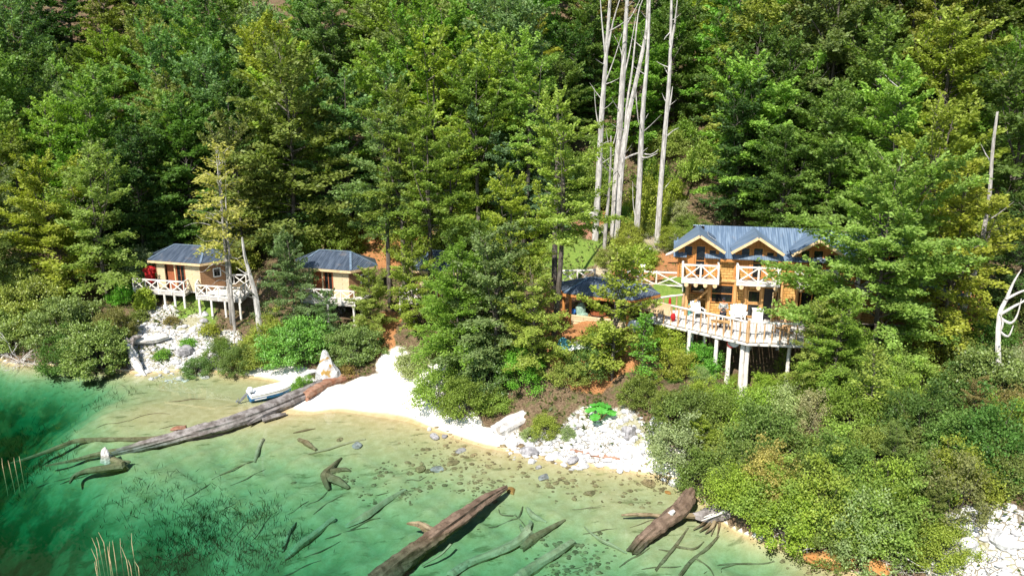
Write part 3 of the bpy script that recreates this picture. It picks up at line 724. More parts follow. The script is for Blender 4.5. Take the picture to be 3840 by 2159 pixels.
def xdeck(label, poly, z, rails, ang, posts, group='X braced cabin decks', low=1.):
    b = Vector((sum(p[0] for p in poly) / len(poly), sum(p[1] for p in poly) / len(poly), z - 1))
    d = empty('cabin_deck', b, label, 'deck', group)
    part('floor', poly_boards(poly, z, ang=ang, width=.18), M['deck'], d, world=True)
    e = MB()
    for i in range(len(poly)): e.bar((*poly[i], z - .13), (*poly[(i + 1) % len(poly)], z - .13), .06, .14)
    part('edge_beam', e, M['deck_edge'], d, world=True)
    for rl in rails: railing(d, 'railing', [(p[0] - b.x, p[1] - b.y) for p in rl], 1.0, 1.05)
    for p in posts:
        m = MB(); g = tz(*p); m.tube([(p[0], p[1], g - .2), (p[0], p[1], z - .2)], [.1, .09], 8, rough=.06, seed=int(p[0] * 13)); part('stilt', m, M['rail'], d, world=True)
    return d
def lerp2(a, b, t): return (a[0] + (b[0] - a[0]) * t, a[1] + (b[1] - a[1]) * t)
dA, dB = xyz(502, 1086, ZC1), xyz(692, 1100, ZC1); dC = xyz(740, 1072, ZC1); dD = xyz(520, 1058, ZC1)
xdeck('left cabin deck with pale X braced railing on white stilts', [dA, dB, dC, dD], ZC1 - .03, [[dD, dA, dB], [dB, lerp2(dB, dC, .55)]], R_(-14),
      [lerp2(dA, dB, t) for t in (.18, .40, .60, .80, .985)] + [lerp2(dD, dC, t) for t in (.3, .7)])
eA, eB, eC, eD = xyz(737, 1112, ZC1), xyz(903, 1124, ZC1), xyz(945, 1086, ZC1), xyz(752, 1082, ZC1)
xdeck('lower walkway deck with X braced railing in front of the leaning bare trunk', [eA, eB, eC, eD], ZC1 - .03, [[lerp2(eD, eA, .3), eA, eB, eC]], R_(-14),
      [lerp2(eA, eB, t) for t in (.05, .33, .64, .97)] + [lerp2(eB, eC, .95), lerp2(eD, eA, .2)])
fA, fB, fC, fD = xyz(742, 1068, ZC1), xyz(925, 1072, ZC1), xyz(930, 1052, ZC1), xyz(770, 1054, ZC1)
xdeck('rear walkway with X railing beside the left cabin side wall', [fA, fB, fC, fD], ZC1 - .035, [[fA, fB, fC]], R_(-5), [fA, fB])
hA, hB, hC, hD = xyz(1130, 1125, 4.0), xyz(1330, 1138, 4.0), xyz(1395, 1098, 4.0), xyz(1140, 1092, 4.0)
xdeck('middle cabin deck with broken X railing over dead twigs', [hA, hB, hC, hD], 3.97, [[hA, hB]], R_(-14), [lerp2(hA, hB, t) for t in (.1, .5, .98)] + [lerp2(hB, hC, t) for t in (.35, .7)])
iA, iB, iC, iD = xyz(1500, 1125, 4.0), xyz(1640, 1135, 4.0), xyz(1670, 1100, 4.0), xyz(1530, 1092, 4.0)
xdeck('small deck of the right cabin with grey X railing between dark trunks', [iA, iB, iC, iD], 3.97, [[iD, iA, iB]], R_(-10), [iA, iB, iC])

# ---- X fence on the slope behind the shelter
def xfence(label, pts, h=1.0, pl=1.75):
    b = Vector((*pts[0][:2], pts[0][2])); d = empty('x_braced_fence', b, label, 'fence', 'X braced fences behind the shelter')
    m = MB(); ps = []
    for a, c in zip(pts[:-1], pts[1:]):
        a, c = Vector(a), Vector(c); n = max(1, round((c - a).length / pl))
        for k in range(n):
            rail_panel(m, a.lerp(c, k / n), a.lerp(c, (k + 1) / n), h, .1, .085); ps.append(a.lerp(c, k / n))
    ps.append(Vector(pts[-1])); part('rails', m, M['rail'], d, world=True)
    for q in ps:
        m = MB(); m.tube([(q.x, q.y, min(q.z, tz(q.x, q.y)) - .2), (q.x, q.y, q.z + h + .08)], [.065, .055], 7); part('post', m, M['rail'], d, world=True)
fz = 5.55
xfence('right white X fence running to the lodge corner behind the lamp pole', [tuple(at(2352, 1068, y=54.2)), tuple(at(2460, 1072, y=53)), tuple(at(2562, 1078, y=51.6))])
xfence('left white X fence behind the shelter roof at the mossy clearing', [tuple(at(2100, 1064, y=56.5)), tuple(at(2230, 1062, y=55.5))])
wk = MB(); a = at(2085, 1075, y=56.8); b = at(2240, 1073, y=55.7); wk.slab([a, b, b + Vector((.1, .9, 0)), a + Vector((.1, .9, 0))], .06)
solo('boardwalk', wk, M['deck'], 'pale boardwalk planks at the foot of the left X fence', 'boardwalk')

# ---- wooden hut on the right, behind the big layered beech
HB = at(3300, 1215, y=45.5); hutr = R_(-6)
hut = empty('stilted_hut', (HB.x, HB.y, HB.z), 'orange plank hut on stilts hidden behind the big layered beech right of the lodge', 'hut', rz=hutr)
m = MB(); m.box((2.1, .06, .55), (4.3, .12, 1.1)); m.box((.02, 1.6, .55), (.12, 2.9, 1.1)); m.box((4.2, 1.6, .55), (.12, 2.9, 1.1)); part('wall', m, M['planks_brown'], hut)
m = MB(); m.box((2.1, 1.6, -.06), (4.4, 3.2, .1)); part('floor', m, M['deck_edge'], hut)
m = MB(); m.slab([(-.3, -.4, 1.9), (4.6, -.4, 1.9), (4.6, 3.4, 2.5), (-.3, 3.4, 2.5)], .05); part('roof', m, M['roof_dark'], hut)
for x in (.1, 2.1, 4.15):
    m = MB(); m.tube([(x, .0, -1.9), (x, 0, 1.85)], .09, 8); part('post', m, M['picket'], hut)
    m = MB(); m.tube([(x, 3.0, -1.4), (x, 3.0, 2.35)], .09, 8); part('post', m, M['picket'], hut)
# ------------------------------------------------------------------ vegetation prototypes
def norm(a): return a / np.maximum(np.linalg.norm(a, axis=-1, keepdims=True), 1e-9)
def leaf_mesh(name, c, d, n, l, w, mat, fold=.12):
    d = norm(d); b = norm(np.cross(n, d)); n = np.cross(d, b)
    l = np.asarray(l)[:, None]; w = np.asarray(w)[:, None]
    v = np.stack([c - d * l * .5, c + b * w * .5 + n * w * fold - d * l * .08, c + d * l * .5, c - b * w * .5 + n * w * fold - d * l * .08], 1).reshape(-1, 3)
    k = len(c); f = np.arange(4 * k).reshape(k, 4)
    return np_mesh(name, v, f, [mat])
PROTO = {}
def beech(key, seed, h, R, nb, leaf, lpt, cb=.2, droop=.12, tiltj=.55, bark='bark', top=1., mat='leaf', limb=.035, jag=.35, leaders=3, upk=58):
    """layered southern beech: tapered trunk, limbs spiralling up, flat sprays of leaves along side twigs"""
    g = np.random.default_rng(seed); tr = MB()
    bend = g.normal(0, .025 * h, 2)
    def trunk_pt(t): return np.array([bend[0] * math.sin(t * 2.6), bend[1] * math.sin(t * 2.2 + .4), h * t])
    tr.tube([trunk_pt(t) - np.array([0, 0, .4 if t == 0 else 0]) for t in np.linspace(0, .97, 9)], list(np.linspace(.024 * h * .62, .012, 9)), 8, rough=.06, seed=seed)
    lead = [(0., np.zeros(2))] + [(g.uniform(.35, .6), g.normal(0, .30 * R, 2)) for _ in range(leaders)]
    C, Dr, Nn = [], [], []
    az = g.uniform(0, 6.28); lob = g.uniform(1 - jag, 1 + jag * .6, 9)
    for t0, off in lead[1:]:
        tr.tube([trunk_pt(t0), trunk_pt(t0 * .5 + .45) + np.array([*off * .8, 0]), trunk_pt(.93) + np.array([*off * 1.3, 0])], [.02 * h * .4, .02, .008], 5, cap=False)
    for i in range(nb):
        t = cb + (1 - cb) * ((i + g.uniform(0, .9)) / nb) ** .95
        t = min(t, .985); tt = (t - cb) / (1 - cb)
        prof = ((1 - tt ** 2.3) ** .55 * .95 * top + .06) * min(1., .5 + tt / .25)
        az += 2.399 + g.normal(0, .45)
        Lb = max(.4, R * prof * lob[int((az % 6.283) / 6.284 * 9)] * g.uniform(.6, 1.2))
        el = R_(3 + upk * tt ** 1.3) + g.normal(0, .14)
        dirh = np.array([math.cos(az), math.sin(az), 0]); side = np.array([-dirh[1], dirh[0], 0])
        p0 = trunk_pt(t)
        if tt > .45:
            t0, off = lead[g.integers(0, len(lead))]
            if t > t0: p0 = p0 + np.array([*off * 1.3 * (t - t0) / (1 - t0), 0])
        def bp(s): return p0 + dirh * Lb * s * math.cos(el) + np.array([0, 0, Lb * s * math.sin(el) - droop * Lb * s * s]) + side * .1 * Lb * math.sin(3 * s + i)
        tr.tube([bp(s) for s in (0, .35, .7, 1.)], [limb * (.5 + Lb / R * .7), limb * .6, limb * .4, .008], 4, cap=False)
        K = max(3, int(Lb / .34))
        for s in np.linspace(.25, 1., K):
            q = bp(s); bd = bp(min(1, s + .05)) - bp(s - .05); bd = bd / np.linalg.norm(bd)
            for sg in (-1, 1):
                l2 = (.30 * Lb * (1.1 - s * .8) + .24) * g.uniform(.5, 1.3); a = R_(g.uniform(30, 72)) * sg
                if s > .97: a *= .25
                td = bd * math.cos(a) + np.cross([0, 0, 1], bd) * math.sin(a); td = td / np.linalg.norm(td)
                td[2] = td[2] * .6 + g.normal(.06, .20)
                m = max(2, int(lpt * l2 / .6)); u = g.uniform(.05, 1, m)[:, None]
                lat = np.cross(td, [0, 0, 1])
                pts = q + td * l2 * u + lat * g.normal(0, .14, (m, 1)) + np.array([0, 0, 1.]) * (g.normal(0, .085, (m, 1)) - .12 * l2 * u * u)
                C.append(pts); Dr.append(td + lat * g.normal(0, .7, (m, 1)) + np.array([0, 0, 1.]) * g.normal(0, .2, (m, 1)))
                Nn.append(np.array([0, 0, 1.]) + dirh * .75 + g.normal(0, tiltj, (m, 3)))
    C, Dr, Nn = np.concatenate(C), np.concatenate(Dr), np.concatenate(Nn); k = len(C)
    cr = leaf_mesh('crown', C, Dr, Nn, leaf * g.uniform(.7, 1.3, k), leaf * .62 * g.uniform(.7, 1.3, k), M[mat])
    PROTO[key] = ([('trunk', tr.mesh('trunk', M[bark], True)), ('crown', cr)], h, R)
def shrub(key, seed, h, R, nc, lpc, leaf, mat='leaf', bark='bark', spread=.2, cvr=.9, narrow=.55, wild=.25):
    g = np.random.default_rng(seed); st = MB(); C, Dr, Nn = [], [], []
    lob = g.uniform(.75, 1.2, 6)
    for i in range(nc):
        a = g.uniform(0, 6.28); ze = g.uniform(-.05, 1) ; rr = math.sqrt(max(0, 1 - max(ze, 0) ** 2)); q = g.uniform(.35, 1) ** .45
        lb = lob[int(a / 6.29 * 6)]
        c = np.array([math.cos(a) * rr * R * q * lb, math.sin(a) * rr * R * q * lb, h * (.12 + .82 * max(ze, 0) * q * (.85 + .15 * lb)) + g.normal(0, wild * .2 * h)])
        c[2] = max(c[2], .12)
        out = np.array([c[0], c[1], .55 * h + c[2] - h * .3]); out = out / np.linalg.norm(out)
        s = spread * R * g.uniform(.7, 1.3)
        pts = c + g.normal(0, 1, (lpc, 3)) * np.array([s, s, s * narrow]) + out * g.gamma(1.5, s * .35, (lpc, 1))
        C.append(pts); Dr.append(out * .6 + g.normal(0, .8, (lpc, 3))); Nn.append(out * .5 + np.array([0, 0, .8]) + g.normal(0, .6, (lpc, 3)))
        if i % 2 == 0:
            b = np.array([c[0] * .12, c[1] * .12, -.15]); st.tube([b, b * .4 + c * .55 + g.normal(0, .06 * R, 3), c + out * s * 1.4], [.014 * R + .012, .010 * R + .006, .005], 4, cap=False)
    C, Dr, Nn = np.concatenate(C), np.concatenate(Dr), np.concatenate(Nn); C[:, 2] = np.maximum(C[:, 2], .03); k = len(C)
    cr = leaf_mesh('foliage', C, Dr, Nn, leaf * g.uniform(.65, 1.35, k), leaf * .6 * g.uniform(.7, 1.3, k), M[mat])
    PROTO[key] = ([('stems', st.mesh('stems', M[bark], True)), ('foliage', cr)], h, R)
def twigs(key, seed, h, R, n, bark='drift', r0=.03, depth=2, upb=.5):
    """leafless dead shrub: forking bare twigs"""
    g = np.random.default_rng(seed); st = MB()
    def grow(p, d, L, r, lev):
        pts = [p]; q = p.copy(); dd = d.copy()
        for k in range(4):
            dd = dd + g.normal(0, .22, 3); dd /= np.linalg.norm(dd); q = q + dd * L / 4; pts.append(q.copy())
        st.tube(pts, [r, r * .85, r * .7, r * .5, r * .25], 5, cap=False)
        if lev:
            for k in range(g.integers(2, 5)):
                b = pts[g.integers(1, 5)]; e = dd + g.normal(0, .7, 3); e /= np.linalg.norm(e); grow(b, e, L * g.uniform(.4, .7), r * .55, lev - 1)
    for i in range(n):
        a = g.uniform(0, 6.28); d = np.array([math.cos(a), math.sin(a), upb * g.uniform(.2, 1.6)]); d /= np.linalg.norm(d)
        grow(np.array([0, 0, -.1]), d, R * g.uniform(.6, 1.1), r0, depth)
    PROTO[key] = ([('branches', st.mesh('branches', M[bark], True))], h, R)
for k, (sd, h, R, nb) in enumerate([(1, 12, 3.5, 84), (2, 13, 3.3, 92), (3, 11.5, 3.7, 80), (4, 12.5, 3.4, 86), (5, 12, 3.1, 86)]):
    beech(f'far{k}', sd, h, R, nb, .235, 17, cb=.08, droop=.1)
for k, (sd, h, R, nb) in enumerate([(11, 9, 3.1, 70), (12, 10, 2.8, 76), (13, 9, 2.8, 72)]):
    beech(f'near{k}', sd, h, R, nb, .175, 27, cb=.08, droop=.14)
beech('big0', 21, 12.5, 5.2, 92, .20, 22, cb=.07, droop=.12, limb=.05, jag=.3)
beech('slim0', 22, 7.6, 1.9, 48, .2, 24, cb=.10, droop=.15)
beech('tall0', 23, 16, 3.6, 62, .21, 21, cb=.38, droop=.1, limb=.045, jag=.45)
beech('tall1', 24, 17, 3.3, 60, .21, 21, cb=.40, droop=.1, limb=.045, jag=.45)
beech('sparse0', 25, 13, 2.9, 44, .22, 9, cb=.36, droop=.25, bark='bark_grey', tiltj=.6, limb=.04)
beech('sapling0', 26, 4.5, 1.3, 34, .16, 18, cb=.08, droop=.1, leaders=0)
for k, (sd, h, R) in enumerate([(31, 2.3, 1.7), (32, 2.0, 1.5), (33, 2.6, 1.6), (34, 1.7, 1.5)]):
    shrub(f'bush{k}', sd, h, R, 75, 120, .125, narrow=.5, spread=.13, wild=.5)
for k, (sd, h, R) in enumerate([(41, 4.2, 3.0), (42, 3.8, 2.6)]):
    shrub(f'large{k}', sd, h, R, 150, 150, .165, spread=.09, wild=.35, mat='leaf_glossy', narrow=.5)
shrub('fine0', 51, 2.2, 1.5, 90, 120, .10, spread=.12, narrow=.6, wild=.6); shrub('fine1', 52, 1.6, 1.2, 70, 110, .10, spread=.13, wild=.6)
shrub('airy0', 55, 2.6, 1.4, 60, 90, .11, spread=.11, narrow=.9, wild=.7); shrub('airy1', 56, 2.0, 1.6, 62, 90, .11, spread=.11, narrow=.4, wild=.5)
shrub('tuft0', 53, .55, .5, 30, 40, .10, spread=.2)
shrub('upright0', 54, 1.6, .55, 60, 60, .13, spread=.2)
twigs('dead0', 61, 1.2, 1.5, 9); twigs('dead1', 62, 1.0, 1.8, 7, r0=.035, upb=.3); twigs('dead_brown', 63, 1.6, 1.2, 10, 'bark_grey', .02, 2, 1.)
_trng = random.Random(99)
def plant(key, loc, label, cat, name, group=None, sc=1., color=(.05, .09, .02), rz=None, sz=None, crown_color=None):
    parts, h, R = PROTO[key]
    o = empty(name, loc, label, cat, group, _trng.uniform(0, 6.28) if rz is None else rz)
    o.scale = (sc, sc, sc * (sz or 1))
    for n, me in parts:
        c = link(n, me, o); c.color = (*color, 1)
    return o
TONE = {'dark': (.062, .125, .028), 'mid': (.115, .205, .038), 'fresh': (.195, .310, .046), 'yellow': (.31, .39, .055), 'olive': (.180, .255, .055), 'grey green': (.180, .270, .090), 'golden': (.42, .39, .10), 'bright': (.17, .40, .05), 'brownish': (.26, .225, .075), 'pale': (.36, .42, .17), 'light': (.275, .385, .072)}
TW = {'dark': 'dark green', 'mid': 'mid green', 'fresh': 'fresh green', 'yellow': 'yellow green', 'olive': 'olive', 'grey green': 'grey green', 'golden': 'golden', 'bright': 'bright green', 'brownish': 'brownish', 'pale': 'pale yellowish', 'light': 'light green'}
def tone(t, j=.12):
    return tuple(c * _trng.uniform(1 - j, 1 + j) for c in TONE[t])
ORD = ['first', 'second', 'third', 'fourth', 'fifth', 'sixth', 'seventh', 'eighth', 'ninth', 'tenth', 'eleventh', 'twelfth', 'thirteenth', 'fourteenth', 'fifteenth', 'sixteenth', 'seventeenth', 'eighteenth', 'nineteenth', 'twentieth', 'twenty-first', 'twenty-second', 'twenty-third', 'twenty-fourth', 'twenty-fifth', 'twenty-sixth', 'twenty-seventh', 'twenty-eighth', 'twenty-ninth', 'thirtieth']
def px(p):
    d = p.y * cc + (CH - p.z) * cs; return 1920 + CF * p.x / d, 1079.5 - CF * ((p.z - CH) * cc + p.y * cs) / d

# ---- hillside forest, row by row up the slope
FR = random.Random(5)
rows = [66.5, 70.5, 74.5, 78.5, 83, 88, 93, 98]
for ri, ry in enumerate(rows):
    cand = []
    x = -(.70 * ry + 2)
    while x < .70 * ry + 2:
        jx = x + FR.uniform(-1.5, 1.5); jy = ry + FR.uniform(-1.9, 1.9); x += 4.9 + ri * .25
        p = Vector((jx, jy, tz(jx, jy))); u, v = px(p)
        if 1990 < u < 2720 and jy < 79: continue
        if 1080 < u < 1900 and jy < 72.5: continue
        if 1160 < u < 1290 and jy < 86: continue
        cand.append((p, u))
    for k, (p, u) in enumerate(cand):
        r = FR.random()
        if u < 1000: tn = 'mid' if r < .22 else 'dark' if r < .30 else 'fresh' if r < .58 else 'olive' if r < .75 else 'grey green' if r < .88 else 'light'
        elif u < 2000: tn = 'grey green' if r < .3 else 'fresh' if r < .55 else 'light' if r < .8 else 'yellow' if r < .88 else 'olive'
        else: tn = 'mid' if r < .18 else 'olive' if r < .45 else 'light' if r < .65 else 'fresh' if r < .88 else 'dark'
        key = f'far{FR.randrange(5)}'
        if ri < 2 and FR.random() < .25: key = FR.choice(['tall0', 'tall1'])
        sc = FR.uniform(.82, 1.2) * (1.2 if 1000 < u < 2000 or u > 2700 else 1.0) * (.8 if key.startswith('tall') else 1)
        shp = FR.choice(['broad', 'slender', 'ragged', 'dense'])
        lab = f"{TW[tn]} {shp} beech, {ORD[k]} from the left in the {ORD[ri]} row up the slope"
        plant(key, p, lab, 'tree', 'beech_tree', 'beech trees of the hillside forest', sc, tone(tn, .2), sz=FR.uniform(.9, 1.15))
# far upper slope: an uncountable wood
g = np.random.default_rng(77); C = []
N_ = 520
fx = g.uniform(-150, 150, N_); fy = g.uniform(100, 185, N_); fz_ = terr(fx, fy)
cen = np.stack([fx, fy, fz_ + 5], -1)
L_ = 150
pts = cen[:, None] + g.normal(0, 1, (N_, L_, 3)) * np.array([1.7, 1.7, 3.])
pts = pts.reshape(-1, 3); k = len(pts)
fm2 = leaf_mesh('forest', pts, g.normal(0, 1, (k, 3)) * np.array([1, 1, .3]), np.array([0, -.3, 1.]) + g.normal(0, .5, (k, 3)), np.full(k, .95), np.full(k, .7), M['leaf'])
fo = link('forest', fm2); fo['kind'] = 'stuff'; fo.color = (.04, .08, .018, 1); fo['label'] = 'far wood closing the top of the slope'

# ---- trees set one by one: key, u, y, scale, tone, label, height stretch
def T_(key, u, y, sc, tn, label, sz=1., name='beech_tree', cat='tree', group=None, dz=0, j=.1):
    p = gx(u, y); p.z += dz
    return plant(key, p, label, cat, name, group, sc, tone(tn, j), sz=sz)
T_('sparse0', 872, 56.8, 1.02, 'golden', 'sparse golden green tree standing between the left and middle cabins')
T_('near1', 415, 60.6, 1.18, 'light', 'layered light green beech with dark trunk just left of the left cabin', 1.02)
T_('near0', 215, 61.5, 1.2, 'yellow', 'yellow green conical beech left of the dark trunked beech', 1.02)
T_('near2', 60, 61.5, 1.35, 'grey green', 'grey green beech at the left edge above the shore shrubs')
T_('far3', 545, 65.5, .95, 'dark', 'dark beech right behind the left cabin roof')
T_('far1', 690, 68, .9, 'mid', 'mid green beech above the left cabin chimneyless ridge')
T_('near2', 1090, 55.0, .78, 'grey green', 'small grey green beech covering the left part of the middle cabin')
T_('near0', 1395, 54.2, .52, 'light', 'small light green beech hiding the right corner of the middle cabin')
T_('near2', 1215, 53.8, .42, 'grey green', 'small grey green beech in front of the middle cabin deck')
T_('near1', 3060, 40.8, .55, 'light', 'slender light green beech in front of the third dormer side of the terrace')
T_('tall0', 1462, 57.8, .92, 'grey green', 'tall beech with dark bare trunk between middle and right cabins, left of a pair')
T_('tall1', 1520, 57.2, .95, 'fresh', 'tall beech with dark bare trunk between middle and right cabins, right of a pair')
T_('tall1', 1615, 55.2, .86, 'fresh', 'fresh green beech whose dark trunk crosses the right cabin front')
T_('tall0', 1690, 58, .80, 'yellow', 'yellow green beech whose trunk stands right of the right cabin roof peak')
T_('far2', 1330, 70, 1.25, 'grey green', 'broad grey green beech above the orange bank')
T_('far0', 1480, 71.5, 1.3, 'fresh', 'tall fresh green beech behind the pair of dark trunks')
T_('far4', 1650, 70.5, 1.4, 'yellow', 'yellow leaved beech top glowing behind the right cabin')
T_('tall0', 1800, 66, .95, 'fresh', 'tall beech with pale trunk left of the mossy clearing')
T_('far1', 1890, 69, 1.25, 'yellow', 'yellow green beech left of the fallen pale trunk')
T_('tall1', 1960, 64, 1.0, 'light', 'light green beech with grey trunk beside the fallen pale trunk')
T_('near2', 1640, 49.6, .62, 'light', 'light green beech at the upper end of the path to the beach')
T_('near0', 1735, 46.8, .86, 'fresh', 'fresh green layered beech right of the beach head')
T_('near1', 1860, 45.4, .98, 'grey green', 'grey green layered beech in the clump left of the shelter')
T_('near2', 1960, 44.6, .85, 'light', 'bushy light green beech between the clump and the shelter half wall')
T_('tall1', 2075, 46.8, .86, 'light', 'tall slim beech with dark trunk just left of the shelter')
T_('tall0', 1925, 48.5, .72, 'yellow', 'yellow topped beech behind the clump left of the shelter')
T_('near1', 1560, 53.5, .7, 'yellow', 'yellow green beech in front of the right cabin deck')
T_('near0', 1800, 50.5, .82, 'mid', 'mid green beech behind the clump right of the right cabin')
T_('slim0', 2300, 43.9, 1.05, 'yellow', 'slim yellow green beech standing in front of the shelter roof', 1.0)
T_('sapling0', 2420, 43.2, .85, 'bright', 'bright green sapling below the blanket end of the terrace')
T_('big0', 3290, 41.6, .93, 'light', 'big layered beech hiding the right end of the lodge')
T_('near1', 3500, 42.8, 1.15, 'yellow', 'yellow green layered beech right of the big layered beech')
T_('near0', 3130, 40.2, .62, 'fresh', 'small layered beech below the right end of the terrace')
T_('far2', 3520, 50, 1.05, 'yellow', 'tall yellow green beech behind the stilted hut')
T_('far0', 3330, 55, 1.1, 'light', 'light green beech above the lodge chimney')
T_('far3', 3080, 57.5, .95, 'olive', 'olive beech rising behind the lodge ridge')
T_('far4', 3720, 54, 1.15, 'mid', 'mid green beech behind the long leaning bare trunk')
T_('near2', 3760, 46, .95, 'dark', 'dark beech at the right edge beside the leaning bare trunk')
T_('far1', 3240, 62, 1.15, 'olive', 'ragged olive beech above the right half of the lodge roof')
T_('far3', 3480, 61, 1.2, 'yellow', 'yellow green beech high above the stilted hut')
T_('far2', 3700, 62, 1.1, 'fresh', 'fresh green beech near the top right, right of the yellow one')
T_('near1', 2905, 58.5, 1.0, 'mid', 'dark leaved round beech right behind the lodge ridge centre', .9)
T_('far4', 2760, 63, .95, 'dark', 'dark green beech in the shadows up behind the lodge')
T_('far0', 2910, 66, 1.1, 'mid', 'mid green beech two trees behind the lodge ridge')
T_('near0', 30, 58, .9, 'olive', 'olive beech leaning over the left shore at the edge')
T_('sapling0', 3225, 36.8, .95, 'light', 'pale slender sapling rising from the right shore shrubs')

# ---- large shrubs and bushes: key, u, v (foot), scale, tone, label
def B_(key, u, v, sc, tn, label, name='shrub', cat='shrub', group=None, sz=1., j=.12):
    p = hit(u, v); p.z -= .05
    return plant(key, p, label, cat, name, group, sc, tone(tn, j), sz=sz)
B_('large0', 1120, 1352, .78, 'bright', 'big glossy bright green shrub left of the lichen boulder', j=.05)
B_('large1', 1330, 1345, .72, 'olive', 'olive brown shrub right of the lichen boulder', sz=.9)
B_('bush0', 1010, 1300, .95, 'yellow', 'yellow green shrub at the foot of the leaning bare trunk')
B_('bush2', 890, 1395, .75, 'olive', 'olive shrub on the waterline behind the boat motor')
B_('bush1', 960, 1370, .9, 'light', 'light green shrub behind the olive waterline shrub')
B_('fine0', 830, 1355, .8, 'olive', 'olive shrub right of the white stones on the left shore')
B_('fine1', 740, 1400, .8, 'grey green', 'grey green shrub at the end of the left stony shore')
B_('large0', 120, 1215, .98, 'yellow', 'large yellow green shrub at the left edge above the water', sz=1.05)
B_('large1', 260, 1290, .95, 'olive', 'large olive shrub in front of the left shore trees')
B_('large1', 370, 1375, .9, 'olive', 'dark olive shrub hanging over the water left of the twisted stump', sz=.95)
B_('large0', 20, 1310, .75, 'light', 'light shrub at the left edge beside the bleached dead branches')
B_('bush0', 250, 1375, 1.0, 'mid', 'mid green shrub at the waterline right of the bleached branches')
B_('bush2', 430, 1270, .9, 'brownish', 'brownish shrub above the fallen white log')
B_('upright0', 550, 1160, 1.25, 'yellow', 'upright yellow green bush against the left cabin deck stilts')
B_('bush3', 470, 1130, .75, 'bright', 'bright green bush left of the left cabin deck')
for u, v, tn, l in [(645,1215,'brownish','brown tuft left of the grass under the left deck'),(520,1200,'olive','olive tuft at the top of the white stones'),(700,1300,'bright','green tuft among the white stones right of the long white log'),(780,1250,'yellow','yellow tuft below the lower walkway deck'),(830,1290,'brownish','brown green tuft at the right end of the stones'),(610,1340,'bright','green tuft right of the big grey rock'),(470,1350,'light','light green tuft beside the twisted stump')]:
    B_('tuft0', u, v, _trng.uniform(.9, 1.5), tn, l, 'grass_tuft', 'tuft')
B_('fine1', 1135, 1462, .62, 'bright', 'bright green bush between the boat bow and the big weathered log')
B_('tuft0', 1290, 1410, 1.3, 'brownish', 'brown tuft right of the lichen boulder foot', 'grass_tuft', 'tuft')
B_('bush1', 1560, 1390, .9, 'pale', 'pale dry shrub at the right edge of the beach head')
B_('bush0', 1650, 1500, 1.0, 'light', 'light green shrub at the right edge of the white beach', sz=1.1)
B_('bush2', 1745, 1555, .95, 'fresh', 'fresh green shrub left of the pale beached log')
B_('bush3', 1850, 1530, .7, 'light', 'light green shrub touching the left end of the pale beached log')
B_('bush2', 1960, 1440, .9, 'bright', 'bright green shrub behind the pale beached log')
B_('large1', 1800, 1440, .72, 'mid', 'mid green shrub under the beech clump')
B_('fine0', 2045, 1625, .6, 'yellow', 'yellow green shrub growing in front of the pale beached log', sz=.9)
B_('fine1', 1990, 1640, .42, 'pale', 'pale dry shrub in front of the pale beached log')
B_('fine1', 2130, 1640, .42, 'pale', 'pale dry shrub right of the yellow green shrub by the beached log')
B_('bush1', 2130, 1425, .7, 'light', 'light green shrub behind the upper end of the beached log')
B_('bush3', 2240, 1330, .95, 'yellow', 'yellow green shrub in front of the orange yard')
B_('bush0', 2190, 1400, .8, 'olive', 'olive shrub below the white tarp')
B_('bush1', 2480, 1330, .9, 'yellow', 'yellow green shrub at the left foot of the terrace stilts')
B_('bush3', 2630, 1390, .9, 'bright', 'bright green shrub under the terrace between white stilts')
B_('fine1', 2545, 1400, 1.0, 'yellow', 'yellow shrub left of the bright green shrub under the terrace')
B_('sapling0', 2920, 1420, .45, 'light', 'small fern like sapling under the right half of the terrace', 'sapling', 'sapling')
# the shrub belt on the right bank, rows from the terrace down to the water
BR = random.Random(21)
belt = [(1440, [2420,2520,2640,2760,2880,3000,3130]), (1530, [2400,2510,2620,2730,2850,2970,3090,3210,3340]), (1625, [2480,2590,2700,2820,2940,3060,3190,3330,3470,3620,3780]), (1730, [2530,2640,2750,2870,3000,3130,3270,3420,3570,3720]),
        (1835, [2660,2780,2900,3030,3170,3310,3460,3610,3760]), (1930, [2790,2900,3030,3170,3310,3450,3600]), (2020, [2930,3060,3200,3340,3480]), (2100, [3110,3240,3370,3500])]
for bi, (v, us) in enumerate(belt):
    for k, u in enumerate(us):
        r = BR.random()
        tn = 'yellow' if r < .30 else 'olive' if r < .55 else 'light' if r < .75 else 'pale' if r < .85 else 'fresh' if r < .93 else 'golden'
        if u > 3450: tn = BR.choice(['olive', 'mid', 'brownish', 'olive', 'yellow'])
        uu, vv = u + BR.uniform(-25, 25), v + BR.uniform(-22, 22)
        key = BR.choice(['fine0', 'fine1', 'airy0', 'airy1', 'airy0', 'bush0', 'bush2', 'near1' if bi > 1 else 'airy1']); sc = BR.uniform(.85, 1.2) * (.42, .7, .95, 1., .95, .92, .92, .92)[bi] * (.26 if key == 'near1' else 1)
        shp = BR.choice(['dense', 'ragged', 'rounded', 'loose'])
        B_(key, uu, vv, sc, tn, f"{TW[tn]} {shp} shrub, {ORD[k]} from the left in the {ORD[bi]} row below the terrace", group='shrubs of the right bank', sz=BR.uniform(.85, 1.2))
for k, (u, v, key, tn) in enumerate([(3560,1350,'bush1','light'),(3700,1330,'bush0','mid'),(3800,1250,'bush2','olive'),(3660,1420,'bush3','olive'),(3790,1450,'fine0','pale'),(3720,1530,'large1','olive'),(3420,1440,'bush1','light'),(3330,1400,'bush3','fresh'),(3830,1620,'fine0','brownish'),(3640,1520,'bush0','mid'),(3300,1480,'bush2','light')]):
    B_(key, u, v, .85 if key.startswith('large') else 1.0, tn, f"{TW[tn]} shrub by the hut path, {ORD[k]} of those round the bleached dead tree", group='shrubs round the hut path')
